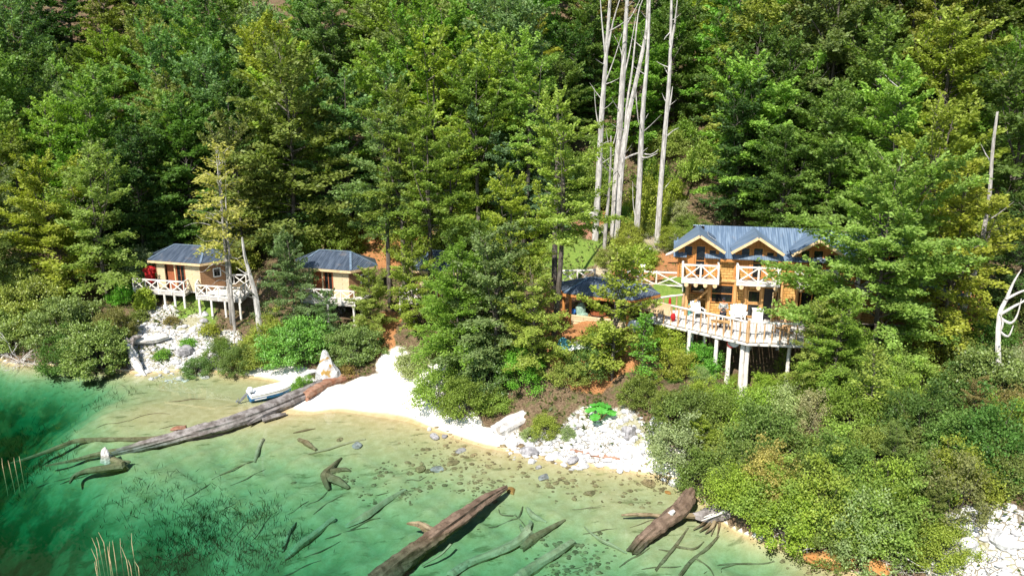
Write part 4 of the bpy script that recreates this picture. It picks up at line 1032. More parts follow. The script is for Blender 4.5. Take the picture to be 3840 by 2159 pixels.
# hillside shrubs around the bare trunks and above the cabins
hs = []
for k in range(60):
    if k < 42: z_, (u, y) = 0, (BR.uniform(1980, 2720), BR.uniform(57, 82))
    elif k < 51: z_, (u, y) = 1, (BR.uniform(1000, 1900), BR.uniform(64.5, 71))
    else: z_, (u, y) = 2, (BR.uniform(380, 1000), BR.uniform(63.5, 68))
    if 2020 < u < 2230 and y < 68: y += 10
    if u > 2540 and y < 59: y += 4
    hs.append((z_, u, y))
hs.sort()
for i, (z_, u, y) in enumerate(hs):
    k = i - next(j for j, q in enumerate(hs) if q[0] == z_)
    r = BR.random(); tn = 'yellow' if r < .35 else 'pale' if r < .5 else 'light' if r < .75 else 'olive' if r < .9 else 'fresh'
    zone = ('on the slope of bare grey trunks', 'above the orange bank', 'behind the left cabin')[z_]
    q = gx(u, y); q.z -= .05
    nth = ORD[k] if k < 30 else ORD[hs[-1][0] * 0 + (41 - k)]
    side = 'left' if k < 30 else 'right'
    plant(BR.choice(['bush0', 'bush1', 'bush2', 'bush3']), q, f"{TW[tn]} shrub {zone}, {nth} from the {side}", 'shrub', 'shrub', 'shrubs on the open slope', BR.uniform(.5, .85) if z_ == 0 and y < 68 else BR.uniform(.9, 1.5), tone(tn), sz=BR.uniform(.7, 1.3))
# ---- uncountable ground cover: seedlings, ferns and dry stalks on the banks
g = np.random.default_rng(5); n = 26000
vx = g.uniform(-36, 34, n * 2); vy = g.uniform(26, 78, n * 2); vz = terr(vx, vy)
def mask_at(arr, x, y):
    i = np.clip(np.searchsorted(ay, y), 0, ny - 1); j = np.clip(np.searchsorted(ax, x), 0, nx - 1); return arr[i, j]
keep = (vz > .25) & (mask_at(sand, vx, vy) < .2) & (mask_at(soil, vx, vy) < g.uniform(0, 1.3, n * 2)) & (mask_at(rock, vx, vy) < g.uniform(.0, 1.6, n * 2))
keep &= (np.sin(vx * .9 + 1.7 * np.sin(vy * .7)) + g.normal(0, .6, n * 2) > -.15)
lo = (np.array([vx - LO[0], vy - LO[1]]).T @ np.array([[math.cos(LR), -math.sin(LR)], [math.sin(LR), math.cos(LR)]]))
keep &= ~((lo[:, 0] > -2.5) & (lo[:, 0] < 12.8) & (lo[:, 1] > -5.5) & (lo[:, 1] < 5.2))
vx, vy, vz = vx[keep], vy[keep], vz[keep]; k = len(vx)
rep = 3
cx = np.repeat(vx, rep) + g.normal(0, .12, k * rep); cyy = np.repeat(vy, rep) + g.normal(0, .12, k * rep); hh = g.uniform(.06, .3, k * rep)
c = np.stack([cx, cyy, np.repeat(vz, rep) + hh * .6], -1); kk = len(c)
sel = g.uniform(0, 1, kk) < .55
for nm, s, colr, lb in (('undergrowth', sel, (.085, .115, .025), 'low green seedlings and ferns over the banks'), ('dry_grass', ~sel, (.24, .19, .10), 'straw coloured dry grass over the banks')):
    q = int(s.sum()); up = nm == 'dry_grass'
    d = g.normal(0, 1, (q, 3)) * (np.array([.5, .5, .2]) if up else np.array([1, 1, .35])) + (np.array([0, 0, 1.]) if up else 0)
    nn_ = g.normal(0, 1, (q, 3)) * .6 + (np.array([0, -1., .3]) if up else np.array([0, -.3, 1.]))
    me = leaf_mesh(nm, c[s], d, nn_, g.uniform(.16, .36, q), g.uniform(.03, .06, q) if up else g.uniform(.08, .16, q), M['leaf'])
    o = link(nm, me); o['kind'] = 'stuff'; o['label'] = lb; o.color = (*colr, 1)
# ------------------------------------------------------------------ logs, dead trunks, boat, stones and small things
def log_tube(mb, pts, rads, n=16, seed=0, ridge=.14, sub=6, knots=0):
    """weathered log: long lengthwise ridges that drift, broken ends"""
    g = np.random.default_rng(seed); P = np.array([tuple(p) for p in pts], float); r = np.array(rads, float)
    ts = np.linspace(0, len(P) - 1, (len(P) - 1) * sub + 1); i0 = np.clip(ts.astype(int), 0, len(P) - 2); f = (ts - i0)
    def cr(A):
        p0 = A[np.maximum(i0 - 1, 0)]; p1 = A[i0]; p2 = A[i0 + 1]; p3 = A[np.minimum(i0 + 2, len(A) - 1)]
        q = f[:, None] if A.ndim > 1 else f
        return .5 * ((2 * p1) + (-p0 + p2) * q + (2 * p0 - 5 * p1 + 4 * p2 - p3) * q ** 2 + (-p0 + 3 * p1 - 3 * p2 + p3) * q ** 3)
    C = cr(P); rr = np.interp(ts, np.arange(len(r)), r); m = len(C)
    ang = np.arange(n) * 2 * math.pi / n
    base = g.normal(0, 1, n)
    prev = None; V = []
    cur = base.copy()
    for k in range(m):
        t = C[min(k + 1, m - 1)] - C[max(k - 1, 0)]; t /= np.linalg.norm(t)
        if prev is None:
            a = np.array([0, 0, 1.]) if abs(t[2]) < .9 else np.array([1., 0, 0]); x = np.cross(a, t)
        else: x = prev - t * prev.dot(t)
        x /= np.linalg.norm(x); prev = x; y = np.cross(t, x)
        cur = cur * .9 + g.normal(0, .42, n)
        q = rr[k] * (1 + ridge * np.clip(cur, -1.8, 1.6)) * (1 + g.normal(0, .03))
        j = t * (g.normal(0, .35, n)[:, None] * rr[k] if k in (0, m - 1) else 0)
        V.append(C[k] + (x * np.cos(ang)[:, None] + y * np.sin(ang)[:, None]) * q[:, None] + j)
    F = []
    for k in range(m - 1):
        for a in range(n):
            b = (a + 1) % n; F.append((k * n + a, k * n + b, (k + 1) * n + b, (k + 1) * n + a))
    vs = [tuple(p) for v in V for p in v]
    vs += [tuple(C[0]), tuple(C[-1])]; e0, e1 = m * n, m * n + 1
    for a in range(n):
        b = (a + 1) % n; F.append((e0, b, a)); F.append((e1, (m - 1) * n + a, (m - 1) * n + b))
    mb.add(vs, F)
def P3(u, v, z): return at(u, v, z=z)
def log_thing(name, label, pts, rads, mat, extra=(), cat='log', group=None, seed=0, n=16, ridge=.14):
    """pts: (u, v, z) along the log; extra: (part name, pts, rads, mat)"""
    W = [P3(*p) for p in pts]; b = sum(W, Vector()) / len(W); b.z = min(p.z for p in W)
    if not extra:
        m = MB(); log_tube(m, W, rads, n, seed, ridge); return solo(name, m, M[mat], label, cat, group, base=b)
    o = empty(name, b, label, cat, group)
    m = MB(); log_tube(m, W, rads, n, seed, ridge); part('stem', m, M[mat], o, world=True)
    for k, (nm, q, r, mt) in enumerate(extra):
        m = MB(); log_tube(m, [P3(*p) for p in q], r, 10, seed + 7 + k, ridge); part(nm, m, M[mt], o, world=True)
    return o
# the big weathered trunk from the sand into the lake
log_thing('huge_log', 'huge grey weathered trunk lying from the white beach down into the lake',
          [(1235,1434,.50),(1150,1470,.46),(1050,1514,.40),(950,1554,.34),(850,1588,.26),(760,1612,.16),(690,1630,.0),(600,1656,-.18),(500,1682,-.36),(420,1700,-.5)], [.42,.41,.40,.39,.37,.35,.32,.30,.26,.14], 'drift_dark',
          [('rotten_end', [(1345,1408,.62),(1300,1416,.66),(1250,1430,.62),(1195,1456,.6),(1150,1480,.55)], [.08,.22,.38,.415,.36], 'drift_red'),
           ('split_slab', [(1070,1552,.10),(1030,1560,.16),(985,1575,.12)], [.10,.16,.10], 'drift_dark'), ('split_slab', [(1040,1535,.25),(980,1560,.22),(930,1590,.1)], [.12,.18,.05], 'drift_dark'),
           ('limb', [(700,1604,.0),(660,1606,.10),(640,1612,-.02)], [.16,.14,.05], 'drift_red'), ('limb', [(690,1625,-.1),(560,1645,-.3),(400,1648,-.4),(290,1652,-.5),(230,1672,-.62),(110,1716,-.95),(40,1735,-1.2)], [.20,.18,.15,.14,.12,.09,.03], 'sunk'),
           ('limb', [(470,1690,-.45),(380,1702,-.5),(280,1725,-.68),(170,1745,-.9)], [.22,.15,.10,.04], 'sunk')], seed=3, n=22, ridge=.16)
log_thing('stump', 'small dark stump with a bleached tip poking out of the water below the huge trunk', [(392,1684,.22),(396,1700,.05),(405,1725,-.4)], [.13,.2,.34], 'drift',
          [('root', [(410,1720,-.38),(450,1735,-.42),(490,1730,-.42)], [.22,.2,.04], 'sunk'), ('root', [(470,1745,-.45),(400,1755,-.55),(320,1768,-.65),(280,1785,-.8),(262,1810,-.9)], [.24,.2,.15,.12,.05], 'sunk')], cat='stump', seed=5)
log_thing('beached_log', 'thick pale beached log sloping from the stones up to the shrubs', [(1866,1628,.42),(1930,1590,.5),(2010,1555,.66),(2090,1520,.9),(2170,1482,1.3),(2235,1450,1.75)], [.50,.52,.50,.48,.46,.42], 'drift',
          [('broken_branch', [(2150,1480,1.5),(2135,1445,1.95),(2128,1428,2.2)], [.16,.12,.05], 'drift'), ('broken_branch', [(2165,1470,1.6),(2150,1452,1.9)], [.12,.05], 'drift')], seed=9, n=20)
log_thing('driftwood_plank', 'reddish driftwood log lying on the white stones near the right waterline', [(2140,1686,.30),(2220,1706,.22),(2290,1718,.2),(2345,1730,.14)], [.06,.14,.16,.12], 'drift_red', seed=11)
log_thing('half_sunken_log', 'long brown trunk half out of the water at the bottom centre, tip towards the beach', [(1400,2190,-1.0),(1480,2125,-.8),(1560,2065,-.5),(1640,2005,-.22),(1710,1955,-.02),(1790,1895,.06),(1850,1855,.10),(1900,1826,.10)], [.42,.40,.38,.36,.32,.26,.20,.10], 'wet_wood',
          [('branch', [(1660,1998,-.2),(1610,1985,-.08),(1575,1965,.0),(1525,1962,-.1)], [.24,.2,.16,.04], 'sunk'), ('side_root', [(1690,2040,-.5),(1650,2080,-.7),(1580,2120,-1.0)], [.05,.05,.03], 'sunk_pale'), ('bark_strip', [(1740,1905,.06),(1690,1945,.0),(1640,1985,-.12)], [.03,.13,.05], 'drift_red')], seed=13, n=20, ridge=.18)
log_thing('leaning_log', 'dark brown log sliding into the water at the right bank', [(2590,1850,.75),(2560,1895,.52),(2510,1940,.30),(2450,1985,.05),(2400,2030,-.25),(2368,2070,-.6)], [.28,.33,.33,.30,.26,.24], 'wet_wood',
          [('knot', [(2515,1925,.55),(2525,1915,.75)], [.14,.08], 'drift')], seed=15, n=18, ridge=.17)
log_thing('root_mass', 'torn grey root mass on the right bank behind the dark leaning log', [(2790,1880,.75),(2720,1905,.5),(2660,1925,.3),(2600,1930,.2)], [.20,.36,.34,.12], 'drift_dark',
          [('root', [(2620,1930,.2),(2520,1935,.06),(2420,1928,.05),(2330,1930,.0)], [.13,.11,.09,.06], 'sunk')] +
          [('root', [(2680,1925,.3), (2650 + 12 * k, 1952 + (k % 3) * 8, .05), (2600 + 22 * k, 1985 + (k * 37 % 30), -.25)], [.09, .06, .02], 'sunk') for k in range(5)] +
          [('root', [(2780,1885,.8), (2740 - 8 * k, 1890 + 9 * k, .62), (2660 - 10 * k, 1915 + 12 * k, .4 - .03 * k)], [.06, .07, .02], 'drift') for k in range(4)], cat='driftwood', seed=17, n=14, ridge=.28)
# sunken timber on the lake bed
def bed(u, v, r): p = hit(u, v); p.z += r * .75; return p
def sunk(label, uv, rads, mat, seed, name='sunken_log', forks=()):
    rads = [r * .78 for r in rads]; W = [bed(u, v, r) for (u, v), r in zip(uv, rads)]
    b = sum(W, Vector()) / len(W); m = MB(); log_tube(m, W, rads, 10, seed, .13)
    if not forks: return solo(name, m, M[mat], label, 'log', 'sunken logs and branches', base=b)
    o = empty(name, b, label, 'log', 'sunken logs and branches'); part('stem', m, M[mat], o, world=True)
    for k, (q, rr) in enumerate(forks):
        m = MB(); log_tube(m, [bed(u, v, r) for (u, v), r in zip(q, rr)], rr, 8, seed + k + 1, .1); part('fork', m, M[mat], o, world=True)
    return o
sunk('pale sunken log left of the long brown trunk, in green water', [(1520,1840),(1430,1900),(1370,1945),(1300,1978)], [.10,.22,.24,.14], 'sunk_pale', 31)
sunk('faint pale sunken log with cut end near the bottom, left of the long brown trunk', [(1250,1955),(1190,2005),(1130,2050),(1070,2100)], [.2,.22,.22,.1], 'sunk_pale', 32)
sunk('thin faint sunken log parallel to the faint pale one', [(1110,1960),(1080,2010),(1060,2070)], [.05,.1,.08], 'sunk_pale', 33)
sunk('twisted dark sunken stump in the middle of the cove', [(1280,1720),(1245,1760),(1220,1800),(1235,1840)], [.08,.2,.32,.12], 'sunk', 34, 'sunken_stump', [([(1225,1800),(1270,1815),(1310,1835)], [.25,.22,.08]), ([(1230,1780),(1290,1765),(1315,1768)], [.2,.12,.05])])
sunk('short dark sunken log near the huge trunk, close to shore', [(1120,1652),(1150,1670),(1185,1690)], [.12,.22,.1], 'sunk', 35)
sunk('thin sunken pole beside the flat submerged rock', [(1370,1648),(1300,1665),(1220,1690),(1155,1703)], [.05,.09,.09,.05], 'sunk_pale', 36)
sunk('dark sunken plank close under the beach edge', [(1100,1624),(1140,1617),(1183,1607)], [.04,.10,.03], 'sunk', 37)
sunk('pale upright looking sunken log below the huge trunk', [(985,1650),(970,1690),(955,1735)], [.12,.16,.08], 'sunk_pale', 38)
sunk('long pale sunken trunk with torn dark end at bottom right of centre', [(1985,2005),(1930,2050),(1850,2085),(1760,2120),(1690,2165)], [.32,.28,.26,.24,.22], 'sunk_pale', 39, 'sunken_log', [([(1975,1998),(1990,1970),(1985,1950)], [.2,.12,.03]), ([(1970,2000),(1955,1985),(1950,1965)], [.15,.1,.03])])
sunk('grey sunken log right of the torn trunk, tip up right', [(2120,1950),(2060,1990),(2000,2030),(1960,2060)], [.06,.18,.24,.2], 'sunk', 40)
sunk('wide pale sunken trunk running out of frame at the bottom', [(2150,2040),(2080,2090),(2000,2140),(1930,2190)], [.2,.32,.36,.36], 'sunk_pale', 41)
sunk('curved pale sunken branch left of the dark leaning log', [(2190,1975),(2240,2020),(2300,2050),(2350,2075)], [.04,.1,.1,.05], 'sunk_pale', 42)
sunk('sunken branch fork below the dark leaning log', [(2580,1980),(2540,2040),(2500,2090),(2460,2140)], [.04,.09,.1,.08], 'sunk', 43, forks=[([(2530,2050),(2600,2060),(2640,2030)], [.06,.05,.02]), ([(2520,2070),(2470,2060)], [.05,.02])])
sunk('sunken branch rising to the right in front of the right shrubs', [(2695,2010),(2650,2060),(2590,2110),(2550,2160)], [.05,.09,.1,.1], 'sunk', 44, forks=[([(2610,2095),(2660,2130),(2680,2165)], [.05,.04,.02])])
sunk('long thin curved sunken branch at the bottom right', [(2905,2105),(2850,2115),(2780,2115),(2700,2120),(2640,2150)], [.03,.05,.05,.05,.03], 'sunk', 45, forks=[([(2760,2115),(2710,2130),(2705,2145)], [.04,.03,.02])])
sunk('tangled thin roots on the bed left of the curved pale branch', [(1960,1900),(1945,1940),(1920,1950),(1860,1975),(1790,1985)], [.04,.05,.05,.05,.03], 'sunk', 46, forks=[([(1930,1930),(1960,1960),(1980,1990)], [.04,.03,.02]), ([(1925,1935),(1880,1930),(1870,1910)], [.04,.03,.02])])
sunk('leaf shaped pale slab on the bed above the grey sunken log', [(1975,1905),(2000,1940),(2050,1960)], [.08,.2,.06], 'sunk_pale', 47)
SB = random.Random(31)
for k, (u, v, L, a) in enumerate(sorted([(880,1760,190,-25),(930,1790,150,-27),(760,1830,160,-30),(700,1500,140,-8),(560,1560,160,-10),(420,1590,120,-12),(640,1600,90,-15),(1180,1880,120,-35),(1230,1890,130,-33),(1120,1900,100,-36),(1480,1850,150,-8),(1560,1800,80,-12),(1370,1960,120,-20),(1300,2000,170,-18),(1210,2060,150,-25),(1130,2130,160,-24),(860,1900,90,-32),(700,2080,120,-20),(2200,1905,110,-6),(2250,1990,130,-10),(2420,1960,120,-15),(2380,2090,140,-35),(300,1790,160,-22),(200,1810,140,-20),(2150,2130,120,-12),(980,1980,130,-55),(900,1985,110,-50),(2480,2130,150,-4)])):
    ar = R_(a); pts_ = [(u + L * t * math.cos(ar), v + L * t * math.sin(ar) + SB.uniform(-6, 6)) for t in (-.5, -.2, .15, .5)]
    r = SB.uniform(.025, .05)
    sunk(f'thin dark sunken stick on the lake bed, {ORD[k]} from the left among the scattered sticks', pts_, [r * .5, r, r, r * .4], 'sunk', 60 + k, 'sunken_stick')

# ---- tall bare trunks above the shelter
def px3(u, v, y): return at(u, v, y=y)
def snag(label, base, pts, r0, mat='bark_pale', limbs=(), leafy=None, seed=0):
    """pts: (u, v, depth)"""
    W = [at(u, v, y=y) for u, v, y in pts]; g = tz(W[0].x, W[0].y); W[0] = Vector((W[0].x, W[0].y, min(g - .2, W[0].z)))
    o = empty('bare_trunk', W[0], label, 'tree', 'tall bare dead trunks')
    n = len(W); m = MB(); log_tube(m, W, [r0 * .86 * (1 - .72 * i / (n - 1)) for i in range(n)], 9, seed, .07, 4); part('trunk', m, M[mat], o, world=True)
    sg = random.Random(seed)
    for k in range(9 if r0 > .25 else 4):
        i = sg.uniform(.15, .9) * (n - 1); a_ = W[int(i)].lerp(W[min(int(i) + 1, n - 1)], i % 1); an = sg.uniform(0, 6.28); L = sg.uniform(.4, 1.6)
        d_ = Vector((math.cos(an), math.sin(an), sg.uniform(.1, .9))); m = MB(); m.tube([a_, a_ + d_ * L * .5 + Vector((0, 0, .05)), a_ + d_ * L + Vector((0, 0, .18 * L))], [.045, .03, .008], 5, cap=False); part('branch_stub', m, M[mat], o, world=True)
    for k, (q, r) in enumerate(limbs):
        Q = [at(*p[:2], y=p[2]) for p in q]; m = MB(); log_tube(m, Q, [r * (1 - .8 * i / (len(Q) - 1)) for i in range(len(Q))], 6, seed + k, .05, 3); part('limb', m, M[mat], o, world=True)
    return o
snag('leftmost tall bare white trunk splitting into thin tops', 0, [(2232,905,64),(2243,700,64),(2255,450,64),(2270,250,64),(2288,0,64),(2296,-120,64)], .32,
     limbs=[([(2275,200,64),(2300,80,64),(2330,-20,64)], .10), ([(2272,230,64),(2258,90,64),(2250,-20,64)], .10), ([(2280,120,64),(2325,95,63.8),(2370,60,63.5)], .06), ([(2262,330,64),(2300,230,64),(2335,120,64)], .07), ([(2250,500,64),(2235,420,64),(2228,330,64)], .06), ([(2244,620,64),(2290,590,63.6),(2320,560,63.4)], .05)], seed=2)
snag('second tall bare white trunk from the left, straight', 0, [(2300,880,65),(2312,650,65),(2328,400,65),(2340,200,65),(2352,0,65),(2360,-120,65)], .36,
     limbs=[([(2330,330,65),(2360,200,65),(2385,60,65)], .09), ([(2338,230,65),(2322,170,65),(2300,130,65)], .05), ([(2322,460,65),(2290,560,64.5),(2270,470,64.5)], .05), ([(2345,100,65),(2380,40,65),(2400,0,65)], .06)], seed=4)
snag('third tall bare white trunk, leaning right with a long curved limb', 0, [(2312,860,64.2),(2330,640,64.2),(2355,450,64.2),(2382,320,64.2),(2408,200,64.2),(2425,100,64.2),(2430,-60,64.2)], .32,
     limbs=[([(2333,600,64.2),(2390,575,63.8),(2440,580,63.5),(2470,560,63.4)], .09), ([(2342,540,64.2),(2350,400,64.4),(2372,250,64.4),(2392,60,64.4),(2410,0,64.4)], .12), ([(2382,320,64.2),(2390,420,64.2),(2396,470,64.2)], .07)], seed=6)
snag('fourth tall bare white trunk with dry brown twigs beside it', 0, [(2385,920,63.5),(2395,750,63.5),(2403,560,63.5),(2412,400,63.5),(2425,250,63.5),(2432,120,63.5),(2438,-40,63.5)], .30,
     limbs=[([(2405,500,63.5),(2440,470,63.3),(2480,430,63.)], .05), ([(2400,590,63.5),(2430,590,63.),(2466,575,62.8)], .08), ([(2392,840,63.5),(2376,780,63.5),(2372,680,63.5)], .07)], seed=8)
snag('rightmost tall bare white trunk with a forked top', 0, [(2465,920,63),(2478,700,63),(2494,500,63),(2508,320,63),(2514,180,63),(2518,0,63),(2520,-80,63)], .30,
     limbs=[([(2500,440,63),(2514,380,63),(2522,325,63)], .12), ([(2514,180,63),(2530,90,63),(2542,-20,63)], .12), ([(2515,120,63),(2496,140,62.6),(2490,150,62.5)], .05), ([(2502,510,63),(2525,490,62.7),(2545,480,62.5)], .06)], seed=10)
snag('thin grey dead trunk left of the second bare white trunk', 0, [(2265,960,62.5),(2272,840,62.5),(2282,740,62.5),(2290,600,62.5),(2291,510,62.5)], .20, 'bark_grey', seed=12)
snag('grey standing trunk pair left of the mossy clearing', 0, [(2015,745,68),(2016,660,68),(2022,560,68),(2030,420,68)], .34, 'bark_pale', limbs=[([(2020,700,68),(2030,600,68),(2034,480,68)], .26)], seed=14)
snag('dark trunked beech stem crossing the left end of the X fence', 0, [(2078,1010,54),(2082,850,54),(2086,690,54),(2090,520,54),(2092,380,54)], .24, 'bark', seed=16)
snag('short leaning silver trunk in front of the lower walkway deck', 0, [(975,1240,53.5),(962,1130,54),(940,1040,54),(918,960,54),(908,890,54)], .26, 'bark_pale', seed=18)
snag('thin dark trunk with bare twigs at the lower walkway deck edge', 0, [(876,1190,56.2),(866,1080,56.2),(860,960,56.2),(852,865,56.2),(846,740,56.2)], .15, 'bark_grey',
     limbs=[([(855,900,56.2),(800,850,56),(740,835,55.8),(690,850,55.6)], .04), ([(853,880,56.2),(790,800,56),(720,790,55.8)], .04), ([(862,1000,56.2),(800,990,55.8),(760,1020,55.6),(720,1010,55.5)], .035), ([(858,960,56.2),(890,970,55.9),(920,950,55.6)], .035), ([(856,930,56.2),(810,900,56),(770,905,55.8),(735,880,55.8)], .03), ([(864,1060,56.2),(820,1050,55.8),(790,1075,55.7)], .03)], seed=20)
snag('long bent bare trunk leaning at the right bank beside the hut path', 0, [(3580,1290,43.5),(3606,1180,43.5),(3640,1060,43.5),(3672,960,43.5),(3690,860,43.5),(3710,730,43.5),(3722,560,43.5),(3740,420,43.5)], .25, 'bark_grey',
     limbs=[([(3668,970,43.5),(3700,900,43.2),(3740,860,43)], .06), ([(3685,900,43.5),(3740,890,43.2),(3790,870,43)], .05), ([(3650,1030,43.5),(3620,990,43.3),(3612,960,43.2)], .05)], seed=22)
snag('thin pale trunk among dark trees above the left cabin', 0, [(1083,870,68),(1080,800,68),(1076,740,68)], .13, 'bark_pale', seed=24)
snag('slim pale stem rising through the right forest', 0, [(3360,560,60),(3368,470,60),(3372,400,60),(3376,300,60)], .13, 'bark_pale', seed=26)
log_y = [at(2030, 795, y=70.5), at(2100, 800, y=70), at(2170, 806, y=69.5), at(2235, 808, y=69)]
m = MB(); log_tube(m, log_y, [.42, .38, .34, .3], 14, 5, .08); solo('fallen_log', m, M['bark_pale'], 'pale fallen log lying across the slope left of the bare trunks', 'log')
m = MB(); log_tube(m, [at(2160, 832, y=67), at(2190, 870, y=65.6), at(2226, 905, y=64.4)], [.5, .5, .46], 14, 6, .1); solo('fallen_log', m, M['drift_red'], 'mossy brown fallen log pointing down into the green clearing', 'log')
m = MB(); log_tube(m, [at(2500, 955, y=58), at(2550, 935, y=57.5), at(2590, 915, y=57)], [.1, .14, .08], 10, 7, .1); solo('fallen_log', m, M['drift'], 'small pale log on the slope left of the lodge roof', 'log')
# left shore dead wood
m = MB(); log_tube(m, [at(460, 1282, y=54.6), at(530, 1275, y=54.6), at(590, 1268, y=54.8), at(632, 1258, y=55)], [.22, .28, .30, .18], 14, 8, .12); solo('white_log', m, M['drift'], 'white log lying on the stones below the left cabin', 'log')
def tw(label, pts, r, seed, limbs=()):
    W = [at(u, v, y=y) for u, v, y in pts]; o = empty('twisted_stump', W[0], label, 'driftwood'); m = MB(); log_tube(m, W, r, 12, seed, .22); part('stem', m, M['drift'], o, world=True)
    for q, rr in limbs: m = MB(); log_tube(m, [at(*p[:2], y=p[2]) for p in q], rr, 8, seed, .15); part('root', m, M['drift_dark'], o, world=True)
tw('twisted pale stump running down the left stony shore into the water', [(478,1290,53.6),(492,1320,53),(505,1350,52.4),(525,1382,51.8),(545,1410,51.3)], [.16,.24,.28,.24,.10], 9, [([(480,1290,53.6),(462,1260,54),(440,1262,54)], [.16,.14,.05]), ([(490,1300,53.5),(500,1268,54.1),(530,1262,54.3)], [.2,.2,.06])])

# dead branch heaps
def D_(key, u, v, sc, label, name='dead_branches', y=None, sz=1., rz=None):
    p = hit(u, v) if y is None else gx(u, y); return plant(key, p, label, 'dead branches', name, None, sc, (.5, .5, .5), sz=sz, rz=rz)
D_('dead0', 75, 1350, 1.1, 'bleached white dead branches at the left waterline')
D_('dead1', 150, 1365, .9, 'grey dead branches beside the bleached white ones at the left waterline', sz=.7)
D_('dead_brown', 1285, 1175, 1.1, 'brown dead twigs below the middle cabin deck')
D_('dead1', 1290, 1150, 1.0, 'pale dead twigs against the middle cabin deck railing')
D_('dead1', 3520, 2120, .9, 'white bleached dead branches in the bottom right corner, left heap', sz=.7)
D_('dead0', 3680, 2110, .9, 'white bleached dead branches in the bottom right corner, right heap', sz=.6)
D_('dead_brown', 2455, 560, 1.0, 'reddish brown dry twigs hanging beside the fourth bare trunk', y=63.0)
D_('dead0', 3380, 2125, .7, 'pale dead branch reaching over the water at the bottom right', sz=.8)
D_('dead_brown', 2560, 905, 1.0, 'dry brown twig bush right of the rightmost bare trunk', y=61)
D_('dead1', 3770, 1500, 1.1, 'grey dry branches on the right edge slope', sz=.8)
D_('dead1', 2960, 2010, .8, 'pale dry branches at the right waterline beside the root mass', sz=.6)
# bleached dead tree on the right bank
W = [at(3745, 1400, y=38), at(3742, 1290, y=38.2), at(3748, 1180, y=38.4), at(3775, 1120, y=38.5)]
o = empty('dead_tree', W[0], 'bleached white dead tree with forked bare limbs on the right bank', 'tree')
m = MB(); log_tube(m, W, [.16, .13, .11, .09], 8, 3, .08); part('trunk', m, M['drift'], o, world=True)
for k, q in enumerate([[(3748,1180),(3800,1150),(3850,1120),(3900,1060)], [(3775,1120),(3800,1060),(3830,1010)], [(3748,1190),(3790,1210),(3815,1180),(3830,1120)], [(3745,1240),(3780,1260),(3800,1220)], [(3775,1120),(3840,1090),(3880,1100)], [(3744,1250),(3760,1215),(3750,1170)]]):
    m = MB(); log_tube(m, [at(u, v, y=38.4 - .1 * j) for j, (u, v) in enumerate(q)], list(np.linspace(.085, .02, len(q))), 6, k, .06); part('limb', m, M['drift'], o, world=True)

# ---- rocks
def rock(label, u, v, r, mat='rock', sx=1., sy=1., sz=.7, seed=0, name='boulder', under=False, group='shore boulders', rz=None):
    p = hit(u, v); m = MB(); m.ball((0, 0, 0), r, sx, sy, sz, 12, 8, 0, seed)
    g = np.random.default_rng(seed); V = np.array(m.v); d = norm(V)
    for _ in range(9):
        n = norm(g.normal(0, 1, 3)); lim = g.uniform(.62, .95)
        ex = (V / np.array([sx, sy, sz]) / r) @ n - lim; V = V - np.maximum(ex, 0)[:, None] * n * r * np.array([sx, sy, sz])
    V += g.normal(0, .025 * r, V.shape); m.v = [tuple(q) for q in V]
    o = solo(name, m, M[mat], label, 'rock', group, base=(0, 0, 0)); o.location = (p.x, p.y, p.z + r * sz * (.35 if not under else .1)); o.rotation_euler = (0, 0, g.uniform(0, 6) if rz is None else rz)
    return o
